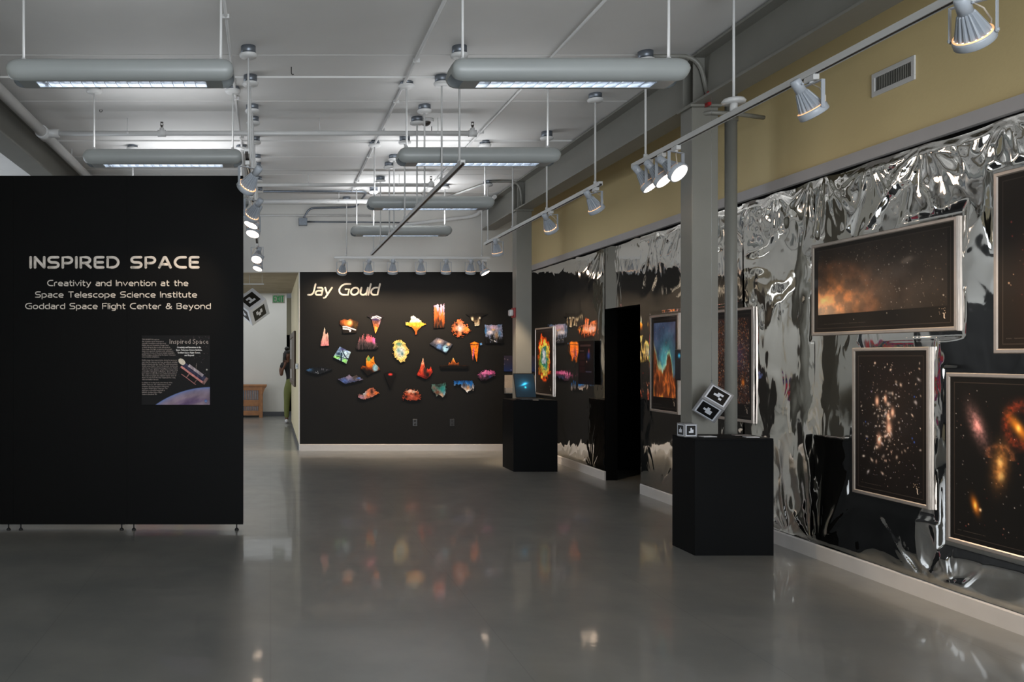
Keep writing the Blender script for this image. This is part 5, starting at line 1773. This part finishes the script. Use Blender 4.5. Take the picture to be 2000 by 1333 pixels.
# ------------------------------------------------------------------ the hall: bench, exit sign, frame, person
s = 21.05 / F
bx = lambda px: (px - VX) * s
bz = lambda py: 1.5 - (py - VY) * s
yb0, yb1 = 21.05, 21.5
r = thing('slatted_bench', 'golden oak slatted bench against the white wall at the end of the hall', 'bench', (bx(495), 21.3, 0))
part('top_rail', MB().box((bx(430), yb0 - .02, bz(755.5)), (bx(521), yb1, bz(752)), bev=.006), M['wood'], r)
part('upper_board', MB().box((bx(430), yb0, bz(763)), (bx(506), yb0 + .03, bz(755.5))), M['wood'], r)
part('middle_rail', MB().box((bx(430), yb0, bz(794)), (bx(506), yb0 + .03, bz(782)), bev=.004), M['wood'], r)
part('bottom_rail', MB().box((bx(430), yb0, bz(812)), (bx(506), yb0 + .03, bz(803)), bev=.004), M['wood'], r)
for za_, zb_ in ((782, 763), (803, 794)):
    for i in range(22):
        xx = bx(433 + i * 3.4)
        part('slat', MB().box((xx, yb0 + .008, bz(za_)), (xx + .014, yb0 + .022, bz(zb_))), M['wood'], r)
part('back_panel', MB().box((bx(430), yb0 + .2, bz(812)), (bx(506), yb0 + .22, bz(755.5))), M['galv'], r, 'grey panel behind the slats')
for x_ in (bx(506), bx(428)):
    part('post', MB().box((x_, yb0 - .01, 0), (x_ + 7 * s, yb0 + .08, bz(755.5)), bev=.004), M['wood'], r)
    part('post', MB().box((x_, yb1 - .08, 0), (x_ + 7 * s, yb1, bz(755.5)), bev=.004), M['wood'], r)
cv = [(bx(513), bz(780)), (bx(513.6), bz(772)), (bx(515), bz(765)), (bx(517.5), bz(759.5)), (bx(520.5), bz(755.5)), (bx(513), bz(755.5))]
part('corbel', MB().prism(cv, yb0 + .01, yb0 + .06, 'y'), M['wood'], r)

YE = 18.42
r = thing('exit_sign', 'green lettered exit sign under the hall ceiling', 'exit sign', (wx(543.5, YE), YE, wz(592, YE)))
part('panel', MB().box((wx(532, YE), YE - .02, wz(592.5, YE)), (wx(556, YE), YE + .02, wz(576.5, YE)), bev=.004), M['exit_panel'], r)
part('lettering', stroke_text('EXIT', (wx(533.5, YE), YE - .021, wz(591, YE)), UX, UZ, NB, 21 * YE / F, 13 * YE / F, .0095, gap=.30, flat=.2), M['green'], r)
part('stem', MB().cyl((wx(543.5, YE), YE, wz(577, YE)), (wx(543.5, YE), YE, 2.87), .01, n=8), M['white_enamel'], r)

xa, xb = XH - .045, XH
y0, y1, z0, z1 = 15.2, 18.1, .96, 1.96
r = thing('notice_case', 'dark wooden notice case on the cream hall wall', 'notice case', (XH, 16.6, z0))
mb = MB()
mb.box((xa, y0, z0), (xb, y0 + .12, z1), bev=.01).box((xa, y1 - .12, z0), (xb, y1, z1), bev=.01).box((xa, y0 + .1, z0), (xb, y1 - .1, z0 + .1), bev=.01).box((xa, y0 + .1, z1 - .1), (xb, y1 - .1, z1), bev=.01)
part('frame', mb, M['dark_wood'], r)
part('backing', MB().box((XH - .03, y0 + .1, z0 + .08), (XH - .001, y1 - .1, z1 - .08)), M['dark_wood'], r)
for a, b, c, d in ((17.4, 17.9, 1.45, 1.85), (17.3, 17.9, 1.06, 1.25)):
    part('pinned_sheet', MB().box((XH - .0325, a, c), (XH - .03, b, d)), M['paper'], r)
zz = wz(716, 13.9)
r = thing('thermostat', 'small white thermostat on the hall wall beside the black back wall', 'thermostat', (XH, 13.95, zz))
part('cover', MB().box((XH - .045, 13.86, zz - .045), (XH, 14.0, zz + .045), bev=.008), M['white_enamel'], r)
part('display', MB().box((XH - .035, 13.858, zz - .015), (XH - .015, 13.861, zz + .02)), M['galv'], r)

# unseen painting added behind the partition to colour the film's reflections
im = canvas(110, 90, (40, 90, 96))
U_, V_ = uv(110, 90)
n_ = fbm(U_ * 5, V_ * 4, 301, 4)
n2_ = fbm(U_ * 6 + 9, V_ * 5, 311, 4)
im = np.where((n_ > .52)[..., None], np.array((190, 36, 48.)), im)
im = np.where((n2_ > .56)[..., None], np.array((92, 40, 118.)), im)
im = np.where(((n_ < .40) & (n2_ < .5))[..., None], np.array((26, 24, 34.)), im)
im = np.where(((n_ > .47) & (n_ < .49))[..., None], np.array((214, 190, 60.)), im)
r = thing('added_painting', 'added unseen red, violet and teal painting mirrored by the silver film', 'painting', (-1.5, YB - .03, .7))
part('canvas', MB().box((-2.15, YB - .035, .70), (-.80, YB - .004, 1.75), bev=.004), M['paper'], r)
o5 = ROOT[r.name]
part('paint_layer', grid_mesh('paint_layer', im, lambda U, V: (-2.14 + U * 1.33 - o5[0], YB - .036 - o5[1], 1.745 - V * 1.04 - o5[2])), M['painting'], r)


# person leaning out behind the hall wall
def skinned(name, pts, edges, mt, parent, root=0, sub=2):
    """pts: (x, y, z, rx, ry); one continuous skinned surface, turned into a mesh"""
    me = bpy.data.meshes.new(name)
    me.from_pydata([p[:3] for p in pts], edges, [])
    o = bpy.data.objects.new(name, me)
    COL.objects.link(o)
    md = o.modifiers.new('s', 'SKIN')
    md.use_smooth_shade = True
    sv = me.skin_vertices[0].data
    for i, p in enumerate(pts):
        sv[i].radius = (p[3], p[4] if len(p) > 4 else p[3])
        sv[i].use_root = (i == root)
    sb = o.modifiers.new('d', 'SUBSURF')
    sb.levels = sb.render_levels = sub
    dg = bpy.context.evaluated_depsgraph_get()
    m2 = bpy.data.meshes.new_from_object(o.evaluated_get(dg))
    m2.name = name
    bpy.data.objects.remove(o)
    m2.polygons.foreach_set('use_smooth', [True] * len(m2.polygons))
    m2.materials.clear()
    return link(name, m2, mt, parent)


P0 = (.45, 19.35, 0)
r = thing('person', 'person in black T-shirt and olive trousers peering out behind the cream hall wall', 'person', P0)
# local frame: person faces the camera (-Y); leans to the picture's left (-X)
body = [
    (.03, 0, .90, .11, .09), (.015, 0, 1.02, .115, .09), (-.01, 0, 1.18, .13, .10), (-.03, 0, 1.30, .125, .085), (-.045, 0, 1.375, .055, .05), (-.05, -.01, 1.43, .048, .05),
    (-.055, -.02, 1.49, .07, .085), (-.055, -.02, 1.56, .074, .09), (-.055, -.01, 1.615, .05, .06),
    (-.17, 0, 1.315, .052), (-.215, -.02, 1.20, .045), (-.20, -.06, 1.075, .038), (-.175, -.16, 1.20, .030), (-.125, -.20, 1.31, .024), (-.115, -.205, 1.35, .030, .018),
    (.11, 0, 1.31, .052), (.15, .02, 1.17, .043), (.155, 0, 1.03, .036), (.15, -.05, .90, .028), (.148, -.065, .84, .030, .018),
    (-.045, 0, .84, .072), (-.075, -.01, .50, .058), (-.08, .015, .30, .054), (-.08, .01, .09, .038), (-.08, -.03, .035, .036), (-.085, -.13, .025, .03),
    (.105, 0, .84, .072), (.125, -.01, .50, .058), (.125, .015, .30, .054), (.125, .01, .09, .038), (.125, -.03, .035, .036), (.13, -.13, .025, .03)]
ed = [(0, 1), (1, 2), (2, 3), (3, 4), (4, 5), (5, 6), (6, 7), (7, 8), (3, 9), (9, 10), (10, 11), (11, 12), (12, 13), (13, 14), (3, 15), (15, 16), (16, 17), (17, 18), (18, 19), (0, 20), (20, 21), (21, 22), (22, 23), (23, 24), (24, 25), (0, 26), (26, 27), (27, 28), (28, 29), (29, 30), (30, 31)]
# fingers and thumb of both hands, nose
for hi, base, dirs in ((14, (-.115, -.205, 1.37), (0, -.01, .055)), (19, (.148, -.07, .82), (0, -.012, -.055))):
    for k in range(4):
        b0 = len(body)
        off = (k - 1.5) * .016
        ln = (.8, 1.0, 1.05, .85)[k]
        body += [(base[0] + off, base[1], base[2], .0085), (base[0] + off * 1.05, base[1] + dirs[1] * 1.5, base[2] + dirs[2] * .55 * ln, .008), (base[0] + off, base[1] + dirs[1] * 3 + .0, base[2] + dirs[2] * ln, .0065)]
        ed += [(hi, b0), (b0, b0 + 1), (b0 + 1, b0 + 2)]
    b0 = len(body)
    sg = 1 if hi == 14 else -1
    body += [(base[0] + sg * .035, base[1] - .012, base[2] + dirs[2] * .0, .009), (base[0] + sg * .042, base[1] - .02, base[2] + dirs[2] * .55, .0075)]
    ed += [(hi, b0), (b0, b0 + 1)]
skinned('body', body, ed, M['skin'], r)
mb = MB()
hx, hy, hz = -.055, -.10, 1.515
mb.sphere((hx, hy - .018, hz - .005), .016, 10, sc=(.8, 1.2, 1.3))
part('nose', MB().sphere((P0[0] + hx, P0[1] + hy - .012, hz - .003), .016, 10, sc=(.8, 1.1, 1.3)), M['skin'], r)
for sx in (-1, 1):
    part('eye', MB().sphere((P0[0] + hx + sx * .03, P0[1] + hy + .002, hz + .022), .008, 10, sc=(1.3, .5, .6)), M['hair'], r)
    part('ear', MB().sphere((P0[0] - .055 + sx * .076, P0[1] - .01, 1.515), .025, 10, sc=(.4, .8, 1.2)), M['skin'], r)
part('mouth', MB().sphere((P0[0] + hx, P0[1] + hy - .0, hz - .04), .018, 10, sc=(1.2, .5, .4)), M['lip'], r)
hr = MB()
hr.sphere((P0[0] - .055, P0[1] + .015, 1.575), .098, 18, sc=(.95, 1.0, .9))
hr.sphere((P0[0] - .075, P0[1] + .0, 1.68), .05, 14, sc=(1.1, 1.1, .9))
rs = random.Random(4)
for k in range(16):
    a = PI * .95 + (k / 15.0) * PI * 1.15
    if 1.35 * PI < a < 1.68 * PI:
        continue
    cx, cy = P0[0] - .055 + .092 * math.cos(a - PI / 2 * 0), P0[1] + .01 + .09 * math.sin(a)
    hr.tube([(cx, cy, 1.58), (cx - .01, cy - .005, 1.46), (cx - .012 + rs.uniform(-.01, .01), cy, 1.33), (cx - .008, cy + .01, 1.24 + rs.uniform(0, .05))], [.014, .012, .01, .006], 8)
part('hair', hr, M['hair'], r)
shirt = [(.03, 0, .78, .165, .135), (.02, 0, .94, .155, .125), (.015, 0, 1.04, .135, .108), (-.01, 0, 1.18, .142, .112), (-.03, 0, 1.30, .136, .096), (-.043, 0, 1.365, .075, .066), (-.17, 0, 1.315, .066), (-.212, -.018, 1.205, .06), (.11, 0, 1.31, .066), (.148, .018, 1.18, .06)]
skinned('shirt', shirt, [(0, 1), (1, 2), (2, 3), (3, 4), (4, 5), (4, 6), (6, 7), (4, 8), (8, 9)], M['shirt'], r)
part('shirt_print', MB().sphere((P0[0] - .02, P0[1] - .112, 1.17), .05, 12, sc=(.8, .12, 1.2)), M['shirt_print'], r)
tr = [(.02, 0, 1.06, .150, .118), (.025, 0, .95, .160, .124), (.03, 0, .86, .160, .124), (-.055, 0, .74, .108), (-.075, -.01, .50, .072), (-.08, .01, .30, .066), (-.08, .01, .10, .055), (.115, 0, .74, .108), (.125, -.01, .50, .072), (.125, .01, .30, .066), (.125, .01, .10, .055)]
skinned('trousers', tr, [(0, 1), (1, 2), (2, 3), (3, 4), (4, 5), (5, 6), (2, 7), (7, 8), (8, 9), (9, 10)], M['trousers'], r)
for x in (-.082, .128):
    part('shoe', MB().sphere((P0[0] + x, P0[1] - .06, .045), .05, 14, sc=(.9, 2.4, .9)), M['shoe'], r)
